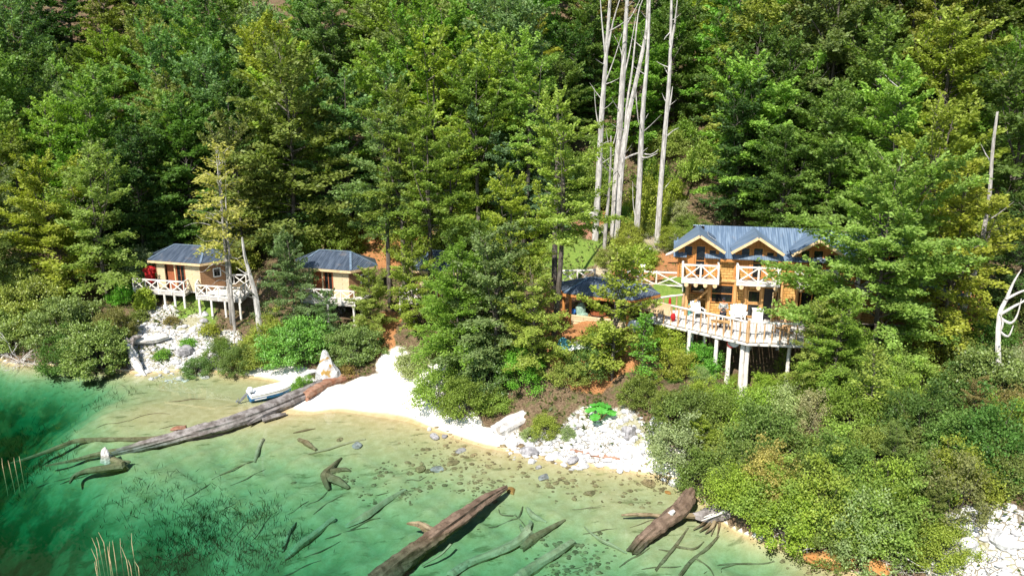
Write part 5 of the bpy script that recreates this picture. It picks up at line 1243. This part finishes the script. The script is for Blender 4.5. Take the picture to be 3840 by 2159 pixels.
# lichen spire
p = hit(1232, 1418); m = MB(); rg = np.random.default_rng(4); nn = 12
for k, (z, r, dx) in enumerate([(-.3, 1.0, 0), (.15, .98, 0), (.6, .82, -.05), (1.0, .62, -.1), (1.4, .42, -.14), (1.75, .26, -.16), (1.98, .10, -.16)]):
    for a in range(nn): q = r * (1 + rg.normal(0, .10)); m.v.append((p.x + dx + q * math.cos(a * 6.283 / nn) * .82, p.y + q * math.sin(a * 6.283 / nn) * .7, p.z + z + rg.normal(0, .04)))
    if k: m.f += [((k - 1) * nn + a, (k - 1) * nn + (a + 1) % nn, k * nn + (a + 1) % nn, k * nn + a) for a in range(nn)]
m.f.append(tuple(6 * nn + a for a in range(nn)))
solo('boulder', m, M['rock_lichen'], 'tall pointed boulder with orange lichen at the back of the beach', 'rock', base=(p.x, p.y, p.z))
for k, a in enumerate([('large grey rounded boulder on the left stony shore',690,1325,.62,'rock_dark',1.15,.9,.8),('grey boulder at the top of the left white stones',440,1215,.45,'rock',1,1,.8),('white stone under the lower walkway deck',770,1180,.34,'rock',1.2,.8,.6),('dark grey stone beside the white stone under the deck',765,1205,.4,'rock_dark',1.3,.8,.4),
    ('flat pale rock at the right end of the left stones',790,1300,.55,'rock',1.5,.8,.4),('pale rock left of the lichen boulder',1165,1400,.42,'rock',1.4,.9,.45),('reddish grey boulder at the right waterline',1985,1700,.48,'rock_dark',1.25,.8,.6),('white boulder right of the reddish one at the waterline',1993,1735,.24,'rock',1,.8,.8),('small pinkish stone in the shallows by the white boulder',2020,1755,.18,'rock_dark',1.1,.8,.7),
    ('grey boulder on the wet sand near the driftwood plank',2150,1730,.34,'rock_dark',1.3,.8,.6),('pale boulder below the driftwood plank',2300,1745,.24,'rock',1,1,.8),('pale flat boulder right of the pale one below the plank',2325,1765,.24,'rock',1.4,.8,.4),('grey boulder at the right end of the white stones',2360,1630,.5,'rock_dark',1.1,.9,.9),('big pale boulder among shrubs above the white stones',2475,1600,.62,'rock',1,.9,.85),
    ('dark grey boulder at the shrub edge above the right sand',2510,1715,.42,'rock_dark',1.2,.9,.9),('white boulder at the right end of the sand',2535,1818,.34,'rock',1.3,.9,.6),('small white stone left of the last white boulder',2490,1800,.16,'rock',1.3,1,.6),('black and white stone in the shallows below the beach end',1630,1640,.3,'rock_dark',1.4,.8,.6),('small stone beside the black and white one',1668,1638,.2,'rock_dark',1,.9,.8),
    ('small white stone at the sand edge above the black and white one',1610,1612,.16,'rock',1,.8,.9),('orange brown slab half under water at the bottom right',3120,2105,.95,'rock_rust',1.3,.7,.4),('orange brown rock right of the slab at the bottom right',3290,2130,.6,'rock_rust',1.1,.8,.5),('small rusty stone at the water by the right shrubs',2505,1848,.16,'rock_rust',1.2,.8,.6),
    ('pale boulder in the bottom right corner rubble',3630,2050,.42,'rock',1.1,.9,.8),('pale pink boulder at the right edge rubble',3760,2035,.5,'rock',1.2,.9,.7),('white boulder left in the right corner rubble',3520,2020,.34,'rock',1.3,.8,.6),('white rock by the hut path on the right',3640,1330,.5,'rock',1.5,.8,.4),('dark jagged boulder below the terrace left end',2450,1330,.6,'rock_dark',1.1,.8,.7),('pale stone on the slope under the rightmost bare trunk',2430,940,.4,'rock',1.2,.8,.6),('pale boulder on the slope left of the fourth bare trunk',2350,880,.4,'rock',1.4,.8,.5)]):
    rock(a[0], a[1], a[2], a[3], a[4], a[5], a[6], a[7], seed=40 + k, rz=0 if 'slab' in a[0] else None)
for k, (u, v, r, mt, lb) in enumerate([(1340,1670,.34,'rock_dark','flat grey rock under water beside the thin sunken pole'),(1275,1648,.22,'rock_sunk','round olive stone under the shallow water below the beach'),(830,1610,.42,'rock_sunk','square dark stone slab beside the huge trunk in the water'),(1580,1755,.34,'rock_sunk','olive stone left in the sunken cluster off the beach end'),(1640,1760,.36,'rock_dark','bluish stone in the sunken cluster off the beach end'),(1700,1735,.3,'rock_sunk','brown stone at the right of the sunken cluster'),(2040,1790,.34,'rock_dark','bluish stone under water right of the sunken cluster'),(2210,1850,.28,'rock_sunk','brown stone alone on the pale sand bed'),(1915,1840,.32,'rock_rust','rusty flat stone at the tip of the long brown trunk'),(2430,1810,.4,'rock_sunk','mossy stone patch under water at the right shallows'),(2550,1880,.22,'rock_sunk','olive stone beside the dark leaning log'),(1730,1690,.3,'rock_dark','dark stone at the waterline left of the beached log'),(1100,1810,.14,'rock_sunk','small dark stone in green water left of the twisted stump')]):
    rock(lb, u, v, r, mt, 1.3, .9, .38, seed=90 + k, name='sunken_stone', under=True, group='stones under the shallow water')
# pebbles: too many to count, one object per bank
g = np.random.default_rng(12)
def pebbles(name, zones, n, rmin, rmax, mat, label, flat=.6):
    m = MB()
    for (u, v, r, w) in zones:
        p = hit(u, v)
        for _ in range(int(n * w)):
            a, q = g.uniform(0, 6.28), r * math.sqrt(g.uniform(0, 1)); x, y = p.x + q * math.cos(a), p.y + q * math.sin(a) * 1.1
            s = rmin * (rmax / rmin) ** (g.uniform(0, 1) ** 1.8); m.ball((x, y, tz(x, y) + s * .15), s, g.uniform(.8, 1.4), g.uniform(.7, 1.1), flat * g.uniform(.7, 1.2), 6, 4, .18, int(g.integers(1e6)))
    o = solo(name, m, M[mat], label, None, None, kind='stuff', base=(0, 0, 0)); return o
pebbles('stones', [(560,1215,2.2,1),(520,1250,1.8,.8),(620,1270,2.4,1),(700,1300,2.2,1),(760,1350,2.2,.8),(620,1360,2.,.6),(680,1390,1.6,.6),(830,1310,1.6,.5),(2150,1680,1.6,1),(2250,1650,1.8,1),(2330,1660,1.7,1),(2050,1680,1.4,.8),(2200,1600,1.3,.6),(2400,1690,1.4,.6),(2330,1600,1.2,.6),(1950,1680,1.,.4),(3650,2060,1.4,.8),(3760,2060,1.5,.8),(3560,2060,1.1,.5)], 85, .06, .28, 'rock', 'white rubble stones on the shore')
pebbles('brown_pebbles', [(1600,1660,1.6,.5),(1700,1700,1.6,.8),(1620,1730,1.5,.9),(1720,1770,1.8,1.),(1560,1790,1.2,.4),(1900,1740,1.6,.8),(2050,1770,1.6,.8),(1800,1790,1.4,.6),(2150,1830,1.5,.6),(2300,1840,1.5,.6),(2400,1850,1.3,.6),(1840,1850,1.1,.8),(1290,1790,.8,.5),(1450,1765,.8,.5),(1400,1850,.8,.5),(1560,1850,.8,.5),(2070,2090,1.3,1.),(2170,2130,1.3,1.),(2230,2070,1.0,.6),(2450,1790,1.,.6),(3000,2100,1.2,.3)], 60, .04, .17, 'rock_sunk', 'brown pebbles under the shallow water', .4)
# water weed and reeds
g2 = np.random.default_rng(8); C = []
for u, v, r, k in [(700,2060,2.6,500),(800,2010,2.2,380),(620,2100,2.2,300),(560,1880,2.4,260),(150,1760,2.2,300),(60,1690,2.,220),(1050,2050,1.6,220),(760,1950,1.8,220),(1000,1930,1.4,150),(420,1500,2.,120),(900,2090,1.8,260)]:
    p = hit(u, v); x = p.x + g2.normal(0, r * .5, k); y = p.y + g2.normal(0, r * .5, k); C.append(np.stack([x, y, np.minimum(terr(x, y) + .2, -.12)], -1))
C = np.concatenate(C); k = len(C); me = leaf_mesh('waterweed', C, np.array([0, 0, 1.]) + g2.normal(0, .4, (k, 3)), g2.normal(0, 1, (k, 3)), g2.uniform(.3, .6, k), np.full(k, .03), M['leaf'])
o = link('waterweed', me); o['kind'] = 'stuff'; o['label'] = 'dark water weed on the lake bed'; o.color = (.06, .06, .015, 1)
for k, (u, v) in enumerate([(365,2080),(378,2050),(392,2060),(408,2110),(420,2110),(432,2105),(360,2120),(482,2130),(492,2140),(500,2060),(455,2090),(12,1755),(40,1752),(58,1745),(75,1730),(370,2150),(515,2140)]):
    p = at(u, v, z=0); h = g2.uniform(.35, 1.2) if k < 11 else g2.uniform(.3, .6); m = MB(); b = tz(p.x, p.y)
    m.tube([(p.x, p.y, max(b, -1.6)), (p.x + g2.normal(0, .04), p.y, h * .4), (p.x + g2.normal(0, .09), p.y, h)], [.016, .014, .006], 5)
    solo('reed', m, M['leaf_reed'] if 'leaf_reed' in M else M['fascia'], 'thin straw coloured reed standing out of the deep green water', 'reed', 'reeds standing in the lake')

# ---- big umbrella leaved plant
p = hit(2250, 1572); o = empty('gunnera_plant', p, 'bright green plant with huge umbrella leaves beside the beached log', 'plant')
for k in range(9):
    a = k * 2.4; rr = .25 + .08 * k; tip = Vector((math.cos(a) * rr, math.sin(a) * rr, .35 + .06 * (9 - k)))
    m = MB(); m.tube([(0, 0, -.1), tip * .5 + Vector((0, 0, .1)), tip], [.03, .022, .015], 5); part('stalk', m, M['picket'], o)
    s = .42 - .01 * k; nl = 18; m = MB(); vs = [tuple(tip + Vector((0, 0, .02)))]
    for j in range(nl):
        b = 6.283 * j / nl; q = s * (1 if j % 2 else .72); vs.append((tip.x + math.cos(b) * q, tip.y + math.sin(b) * q, tip.z + .10 * math.cos(b - a + 3.14) - .03 + (.05 if j % 2 else 0)))
    m.add(vs, [(0, 1 + j, 1 + (j + 1) % nl) for j in range(nl)]); f = part('leaf', m, M['leaf'], o); f.color = (.11, .40, .06, 1)
# ------------------------------------------------------------------ boat
stern = at(935, 1497, z=0); bow = at(1098, 1462, z=0); bl = (bow - stern).length + .35; brz = math.atan2(bow.y - stern.y, bow.x - stern.x)
boat = empty('motorboat', stern, 'small blue and white motorboat with outboard, nosed onto the sand behind the huge trunk', 'boat', rz=brz)
st_ = 12; prof = []
for i in range(st_):
    t = i / (st_ - 1); w = .62 * (1 - max(0, (t - .45) / .55) ** 2.2) * (.90 + .1 * min(1, t * 4)); w = max(w, .02)
    ks = -.16 + .40 * max(0, (t - .55) / .45) ** 2; sh = .40 + .16 * t * t
    prof.append((t * bl, w, ks, sh))
def hull(f0, f1, mat, name, par, off=0.):
    m = MB()
    for i, (x, w, ks, sh) in enumerate(prof):
        ring = []
        for s in (-1, 1):
            pts = [(0, ks), (.62 * w, ks + .05), (.92 * w, ks + .22 * 1), (w, sh)]
            ring.append(pts)
        def lerp_at(h, pts):
            for (y0, z0), (y1, z1) in zip(pts[:-1], pts[1:]):
                if z0 <= h <= z1 + 1e-6: return y0 + (y1 - y0) * (h - z0) / max(1e-6, z1 - z0)
            return pts[-1][0]
        zs = [ks + (sh - ks) * (f0 + (f1 - f0) * j / 4) for j in range(5)]
        row = [(x, -(lerp_at(z, ring[0]) + off), z) for z in zs[::-1]] + [(x, lerp_at(z, ring[0]) + off, z) for z in zs]
        m.v += row
    n = 10
    for i in range(len(prof) - 1):
        for j in range(n - 1): m.f.append((i * n + j, (i + 1) * n + j, (i + 1) * n + j + 1, i * n + j + 1))
    m.f.append(tuple(range(n)))
    return part(name, m, mat, par)
hull(0., .68, M['blue'], 'hull', boat); hull(.66, 1., M['boat_white'], 'topside', boat, .012)
m = MB(); 
for s in (-1, 1): m.tube([(x, s * (w + .015), sh + .01) for x, w, ks, sh in prof], .035, 6)
m.bar((0, -.56, .40), (0, .56, .40), .07, .09); part('gunwale', m, M['boat_white'], boat)
m = MB(); vs = []
for x, w, ks, sh in prof: vs += [(x, -w * .97, sh - .07), (x, w * .97, sh - .07)]
m.add(vs, [(2 * i, 2 * i + 2, 2 * i + 3, 2 * i + 1) for i in range(len(prof) - 1)]); part('deck_cover', m, M['boat_white'], boat)
for x in (.55, 1.35): m = MB(); m.box((x, 0, .40), (.26, 1.08, .05)); part('thwart', m, M['white'], boat)
m = MB(); m.box((.55, -.645, .14), (.75, .012, .07)); part('name_strip', m, M['white'], boat)
ob = empty('outboard_motor', (-.06, 0, .42), None, None); ob.parent = boat; ob.rotation_euler = (0, R_(48), 0)
m = MB(); m.ball((-.05, 0, .28), .2, 1.15, .72, .95, 12, 8); m.box((-.03, 0, .08), (.26, .2, .12)); part('cowling', m, M['boat_white'], ob, True)
m = MB(); m.box((-.04, 0, -.25), (.14, .10, .6)); m.tube([(-.04, 0, -.5), (-.04, 0, -.78)], .05, 8); part('shaft', m, M['grey_metal'], ob)
m = MB(); m.box((-.14, 0, -.6), (.3, .16, .02)); m.tube([(-.2, 0, -.76), (.10, 0, -.76)], [.03, .07], 8)
for a in range(3): m.box((-.22, .08 * math.cos(a * 2.09), -.76 + .08 * math.sin(a * 2.09)), (.02, .09, .11), Matrix.Rotation(a * 2.09, 3, 'X'))
part('propeller', m, M['grey_metal'], ob)
m = MB(); m.tube([(.05, 0, .12), (.42, .05, .26)], .025, 6); part('tiller', m, M['black'], ob)

# ------------------------------------------------------------------ person on the terrace
def skin_mesh(name, verts, edges, radii, root, mat, lv=2):
    me = bpy.data.meshes.new(name); me.from_pydata(verts, edges, [])
    o = bpy.data.objects.new(name, me); COL.objects.link(o)
    sk = o.modifiers.new('s', 'SKIN'); sb = o.modifiers.new('b', 'SUBSURF'); sb.levels = lv; sb.render_levels = lv
    for i, r in enumerate(radii):
        d = me.skin_vertices[0].data[i]; d.radius = r if hasattr(r, '__len__') else (r, r); d.use_root = (i == root)
    dg = bpy.context.evaluated_depsgraph_get(); ev = o.evaluated_get(dg); nm = bpy.data.meshes.new_from_object(ev)
    bpy.data.objects.remove(o); bpy.data.meshes.remove(me); nm.name = name; nm.materials.clear(); nm.materials.append(mat)
    nm.polygons.foreach_set('use_smooth', [True] * len(nm.polygons)); return nm
pp = at(2708, 1222, z=LZ + .02)
person = empty('person', (pp.x, pp.y, LZ), 'person in dark cap and grey camouflage jacket standing on the terrace, hands together', 'person', rz=R_(-14))
# faces -y
V = [(0,0,.93),(0,.0,1.12),(0,.01,1.32),(0,.0,1.45),(0,-.01,1.53),(0,-.02,1.62),(0,-.02,1.70)]
E_ = [(0,1),(1,2),(2,3),(3,4),(4,5),(5,6)]; RR = [(.15,.11),(.14,.10),(.165,.11),(.10,.08),(.055,.058),(.075,.09),(.07,.085)]
for s in (-1, 1):
    i = len(V); V += [(s*.17,.01,1.41),(s*.25,.03,1.14),(s*.15,-.20,1.16),(s*.08,-.27,1.19)]; RR += [.058,.045,.036,(.03,.022)]
    E_ += [(3,i),(i,i+1),(i+1,i+2),(i+2,i+3)]
    h = i + 3
    for f in range(4):
        j = len(V); off = (f - 1.5) * .019
        V += [(s*(.055+.0), -.31, 1.205+off), (s*(.028), -.325+.004*f, 1.20+off), (s*.012, -.305, 1.198+off)]; RR += [.0095,.009,.008]; E_ += [(h,j),(j,j+1),(j+1,j+2)]
    j = len(V); V += [(s*.06,-.275,1.245),(s*.035,-.30,1.25)]; RR += [.011,.009]; E_ += [(h,j),(j,j+1)]
    i = len(V); V += [(s*.10,0,.86),(s*.12,-.01,.48),(s*.13,.02,.09),(s*.14,-.12,.05)]; RR += [.095,.062,.042,(.04,.03)]; E_ += [(0,i),(i,i+1),(i+1,i+2),(i+2,i+3)]
link('body', skin_mesh('body', V, E_, RR, 0, M['skin']), person)
jv = [(0,0,.92),(0,0,1.12),(0,.01,1.32),(0,0,1.44)]; je = [(0,1),(1,2),(2,3)]; jr = [(.19,.145),(.175,.135),(.195,.14),(.12,.10)]
for s in (-1, 1):
    i = len(jv); jv += [(s*.18,.01,1.41),(s*.26,.03,1.14),(s*.165,-.18,1.158)]; jr += [.078,.064,.052]; je += [(3,i),(i,i+1),(i+1,i+2)]
link('jacket', skin_mesh('jacket', jv, je, jr, 0, M['camo']), person)
tv = [(0,0,.93)]; te = []; trr = [(.18,.13)]
for s in (-1, 1):
    i = len(tv); tv += [(s*.10,0,.84),(s*.12,-.01,.48),(s*.13,.02,.10)]; trr += [.115,.082,.068]; te += [(0,i),(i,i+1),(i+1,i+2)]
link('trousers', skin_mesh('trousers', tv, te, trr, 0, M['dark_cloth']), person)
for s in (-1, 1):
    m = MB(); m.ball((s*.137, -.05, .055), .1, .52, 1.45, .58, 10, 6); m.box((s*.137, -.05, .012), (.10, .28, .024)); part('boot', m, M['boot'], person, True)
m = MB(); m.ball((0, -.02, 1.745), .105, .86, 1.05, .72, 12, 8); m.box((0, -.15, 1.735), (.13, .12, .015)); part('cap', m, M['dark_cloth'], person, True)
m = MB(); m.ball((0, -.075, 1.60), .066, .92, .75, .85, 10, 7); part('beard', m, M['beard'], person, True)
for s in (-1, 1): m = MB(); m.ball((s*.03, -.108, 1.685), .011, 1, .6, .8, 8, 6); part('eye', m, M['dark_cloth'], person, True)
m = MB(); m.ball((0, -.118, 1.655), .017, .8, 1, 1.3, 8, 6); part('nose', m, M['skin'], person, True)
for s in (-1, 1): m = MB(); m.ball((s*.079, -.01, 1.665), .024, .35, .7, 1.2, 8, 6); part('ear', m, M['skin'], person, True)
m = MB(); m.box((0, -.098, 1.628), (.045, .02, .008)); part('mouth', m, M['door_red'], person)
rc = toworld((pp.x, pp.y, LZ), R_(-14), (0, -.325, 1.19)); rcl = empty('remote_controller', rc, 'small dark controller held by the person on the terrace', 'controller', rz=R_(-14))
m = MB(); m.box((0, 0, 0), (.15, .05, .085)); part('case', m, M['black'], rcl)
for s in (-1, 1): m = MB(); m.tube([(s*.04, .0, .042), (s*.04, 0, .065)], .007, 6); part('stick', m, M['alu'], rcl)

# ------------------------------------------------------------------ terrace furniture
def onT(u, v): p = at(u, v, z=LZ); return Vector((p.x, p.y, LZ + .004))
def chair(loc, rz, mat, label, group=None):
    o = empty('slatted_chair', loc, label, 'chair', group, rz)
    for k in range(5): m = MB(); m.box((0, -.26 + k * .115, .40 - k * .025), (.56, .095, .022)); part('seat_slat' if 0 else 'seat_board', m, M[mat], o)
    for k in range(5): m = MB(); m.bar((-.24 + k * .12, .22, .28), (-.28 + k * .14, .52, 1.02 - abs(k - 2) * .03), .1, .022); part('back_board', m, M[mat], o)
    for s in (-1, 1):
        m = MB(); m.box((s * .36, -.02, .58), (.13, .72, .024)); part('armrest', m, M[mat], o)
        m = MB(); m.box((s * .33, -.30, .285), (.03, .1, .57)); part('leg', m, M[mat], o); m = MB(); m.bar((s * .30, -.28, .36), (s * .30, .52, .04), .03, .11); part('leg', m, M[mat], o)
    return o
chair(onT(2758, 1207), R_(-12), 'white', 'white slatted chair against the big lodge window beside the person')
chair(onT(2806, 1212) + Vector((-.45, .3, 0)), R_(-20), 'white', 'white slatted chair right of the first one, below the window post')
chair(onT(2935, 1252), R_(-60), 'picket', 'brown slatted chair at the right part of the terrace behind the railing')
chair(onT(2615, 1192), R_(10), 'white', 'pale chair with teal cloth spot at the left window of the terrace')
t = empty('low_table', onT(2700, 1232), 'brown low wooden table on the terrace in front of the person', 'table', rz=R_(-12))
m = MB(); m.box((0, 0, .44), (1.1, .5, .05)); part('top', m, M['log_wall'], t)
for sx in (-.47, .47):
    for sy in (-.18, .18): m = MB(); m.box((sx, sy, .21), (.07, .07, .42)); part('leg', m, M['picket'], t)
c = empty('white_cabinet', onT(2838, 1204), 'white cabinet standing left of the open lodge door', 'cabinet', rz=LR)
m = MB(); m.box((0, 0, .38), (.62, .42, .76)); part('body', m, M['white'], c); m = MB(); m.box((0, 0, .775), (.68, .48, .03)); part('top', m, M['white'], c)
for s in (-1, 1):
    m = MB(); m.box((s * .155, -.219, .38), (.29, .016, .7)); d = part('door', m, M['white'], c); m = MB(); m.ball((s * .03, -.235, .42), .014); part('knob', m, M['alu'], d)
m = MB(); q = onT(2592, 1180); m.ball((q.x, q.y, q.z + .55), .3, 1.0, .5, .9, 10, 7, .1, 3); m.box((q.x, q.y, q.z + .2), (.5, .35, .4)); solo('cloth_bundle', m, M['teal'], 'teal cloth bundle on the terrace left of the person', 'cloth')
# blanket over the left end of the railing
A0, A1 = Vector((*tr_poly[0], LZ)), Vector((*tr_poly[1], LZ)); dr_ = (A1 - A0).normalized(); nr_ = Vector((dr_.y, -dr_.x, 0))
m = MB(); vs = []; nu, nv = 14, 8; lng = 1.95
for i in range(nu + 1):
    for j in range(nv + 1):
        t = j / nv; wv = .03 * math.sin(i * 1.3) * t
        side = (t * 1.0 - .12); z = 1.075 - max(0, side) * .86 if side > 0 else 1.075 + side * .8
        off = .085 + wv if side > 0 else -.085
        p = A0 + dr_ * (.02 + lng * i / nu) + nr_ * off + Vector((0, 0, z + (.02 * math.sin(i * .8) if j == nv else 0))); vs.append(p)
m.add(vs, [(i * (nv + 1) + j, (i + 1) * (nv + 1) + j, (i + 1) * (nv + 1) + j + 1, i * (nv + 1) + j + 1) for i in range(nu) for j in range(nv)])
bl_ = solo('blanket', m, M['blanket'], 'tan blanket hanging over the left end of the terrace railing', 'blanket'); md = bl_.modifiers.new('thick', 'SOLIDIFY'); md.thickness = .02
m = MB(); q = A0 + dr_ * 2.15 + Vector((0, 0, .28)); m.ball((q.x, q.y, q.z), .2, .8, .6, 1.3, 10, 7, .08, 2); solo('red_bag', m, M['red'], 'small red bag at the right edge of the tan blanket', 'bag')
m = MB(); q = A0.lerp(Vector((*tr_poly[5], LZ)), .66) + Vector((0, 0, .55)); m.ball((q.x, q.y, q.z), .16, .6, .5, 2.3, 10, 7, .08, 2); solo('red_cloth', m, M['red'], 'red cloth hanging on the back railing near the lodge corner', 'cloth')
# lamp pole at the terrace corner
q = xyz(2402, 1182, LZ); lp = empty('lamp_pole', (*q, LZ), 'slim white lamp pole with a white square solar lamp at the terrace left corner', 'lamp')
m = MB(); m.tube([(0, 0, -1.0), (0, 0, 3.0)], .035, 8); part('pole', m, M['alu'], lp)
m = MB(); m.box((0, -.1, 3.12), (.30, .10, .42), Matrix.Rotation(R_(-18), 3, 'X')); m.box((0, -.02, 2.98), (.08, .2, .06)); part('lamp_head', m, M['white'], lp)
m = MB(); m.box((.13, -.05, 1.0), (.2, .14, .2)); part('switch_box', m, M['black'], lp)
# round white disc with hose ring under the terrace corner
q = at(2755, 1285, z=4.75); dk_ = empty('round_disc', q, 'round white disc hanging under the terrace corner beam', 'disc')
m = MB(); m.tube([(0, -.03, 0), (0, .05, 0)], [.27, .25], 20); part('plate', m, M['white'], dk_)
m = MB(); m.tube([(-.12 + .3 * math.cos(a), .1, -.02 + .3 * math.sin(a)) for a in np.linspace(1.2, 5.2, 14)], .03, 6); part('ring', m, M['red'], dk_)
# white crate with tan lid under the terrace
p = hit(2555, 1345); cr_ = empty('white_crate', p, 'white crate with a tan lid under the terrace between the stilts', 'crate')
m = MB(); m.box((0, 0, .3), (.7, .5, .62)); part('box', m, M['white'], cr_); m = MB(); m.box((.1, 0, .65), (.8, .56, .07)); part('lid', m, M['blanket'], cr_); m = MB(); m.ball((-.3, -.1, .72), .16, 1, 1, .8, 8, 6, .1); part('sack', m, M['white'], cr_)
# yard in front of the shelter
p = hit(2165, 1325); m = MB(); vs = []
for i in range(7):
    for j in range(6):
        x = (i / 6 - .5) * 1.7; y = (j / 5 - .5) * 1.2; vs.append((p.x + x + .25, p.y + y, p.z + .75 - 1.1 * (x * x * .35 + y * y * .5) + .04 * math.sin(i * 2 + j)))
m.add(vs, [(i * 6 + j, (i + 1) * 6 + j, (i + 1) * 6 + j + 1, i * 6 + j + 1) for i in range(6) for j in range(5)])
tp = solo('white_tarp', m, M['white'], 'white tarp spread over a heap in front of the shelter yard', 'tarp'); md = tp.modifiers.new('thick', 'SOLIDIFY'); md.thickness = .02
p = hit(2115, 1325); m = MB(); m.ball((p.x, p.y, p.z + .5), .42, 1, .6, 1.25, 12, 8, .14, 4); solo('cloth_heap', m, M['teal_check'], 'turquoise patterned cloth heap left of the white tarp', 'cloth')
p = at(2378, 1222, y=46.6); m = MB(); m.ball((p.x, p.y, p.z), .38, 1.1, .6, 1., 12, 8, .12, 6); solo('white_sack', m, M['white'], 'big white sack seen through the slim beech under the shelter corner', 'sack')
q = toworld(PB, PR, (.9, .9, 0)); m = MB(); m.ball((q.x, q.y, q.z + .95), .34, 1, .7, 1.5, 12, 8, .1, 5); m.ball((q.x + .1, q.y - .1, q.z + .45), .4, 1.2, .8, 1.0, 12, 8, .1, 6); solo('green_cloth', m, M['green_cloth'], 'pale green cloth hanging behind the shelter half wall', 'cloth')
q = toworld(PB, PR, (.42, .75, 0)); m = MB(); m.ball((q.x, q.y, q.z + .85), .2, 1, .8, 1.1, 10, 7, .08, 7); solo('blue_bag', m, M['blue_plastic'], 'blue bag beside the left post of the shelter', 'bag')
q = toworld(PB, PR, (2.0, 1.2, 0)); tb = empty('wooden_tub', q, 'brown wooden tub inside the shelter', 'tub'); m = MB(); m.tube([(0, 0, .05), (0, 0, .95)], [.5, .56], 16); part('staves', m, M['door_red'], tb); m = MB(); m.tube([(0, 0, .7), (0, 0, .76)], [.57, .57], 16); part('hoop', m, M['black'], tb)
# things by the hut path on the right
for lb, u, v, mt, nm, r in [('blue bucket by the bent trunk on the right', 3705, 1148, 'blue_plastic', 'bucket', .24), ('light blue bucket left of the bent trunk by the hut', 3600, 1130, 'blue_plastic', 'bucket', .16), ('red bucket right of the bent trunk', 3740, 1155, 'red', 'bucket', .22)]:
    p = hit(u, v + 14); o = empty(nm, p, lb, nm); m = MB(); m.tube([(0, 0, 0), (0, 0, r * 1.8)], [r * .8, r], 14); part('pail', m, M[mt], o)
    m = MB(); m.tube([(r * math.cos(a), 0, r * 1.8 + r * .8 * math.sin(a)) for a in np.linspace(0, math.pi, 9)], .012, 5); part('handle', m, M['alu'], o)
for k, (u, v, a, L, lb) in enumerate([(3470,1462,20,1.5,'white plank lying left of the other on the slope below the hut'),(3530,1475,8,1.2,'white plank lying right of the other on the slope below the hut'),(3420,1395,-50,1.6,'grey plank leaning left under the stilted hut'),(3480,1400,-70,1.3,'grey plank leaning upright near the hut path')]):
    p = hit(u, v); m = MB(); m.box((0, 0, .06), (L, .28, .05), Matrix.Rotation(R_(a), 3, 'Z') @ Matrix.Rotation(R_(6), 3, 'Y')); m.v = [(x + p.x, y + p.y, z + p.z + .03) for x, y, z in m.v]; solo('plank', m, M['white'] if k < 2 else M['drift'], lb, 'plank', 'loose planks below the hut')
for lb, u, v, y in [('pair of yellow timber posts on the orange bank, left one', 1185, 925, 66), ('pair of yellow timber posts on the orange bank, right one', 1212, 925, 66), ('single yellow timber post among trees above the left cabin', 1035, 860, 68)]:
    p = at(u, v + 5, y=y); g = tz(p.x, p.y); m = MB(); m.box((p.x, p.y, g + .45), (.16, .16, 1.5)); m.box((p.x, p.y, g + 1.22), (.2, .2, .05)); solo('timber_post', m, M['fascia'], lb, 'post')
q = gx(420, 61.8); m = MB()
p = at(560, 1012, y=61.4); m.ball((p.x, p.y, p.z), .42, 1.2, .8, .8, 10, 7, .2, 3); m.box((p.x, p.y, p.z - .6), (.6, .5, .9)); solo('red_heap', m, M['red'], 'dark red heap of cloth at the left end of the left cabin', 'cloth')
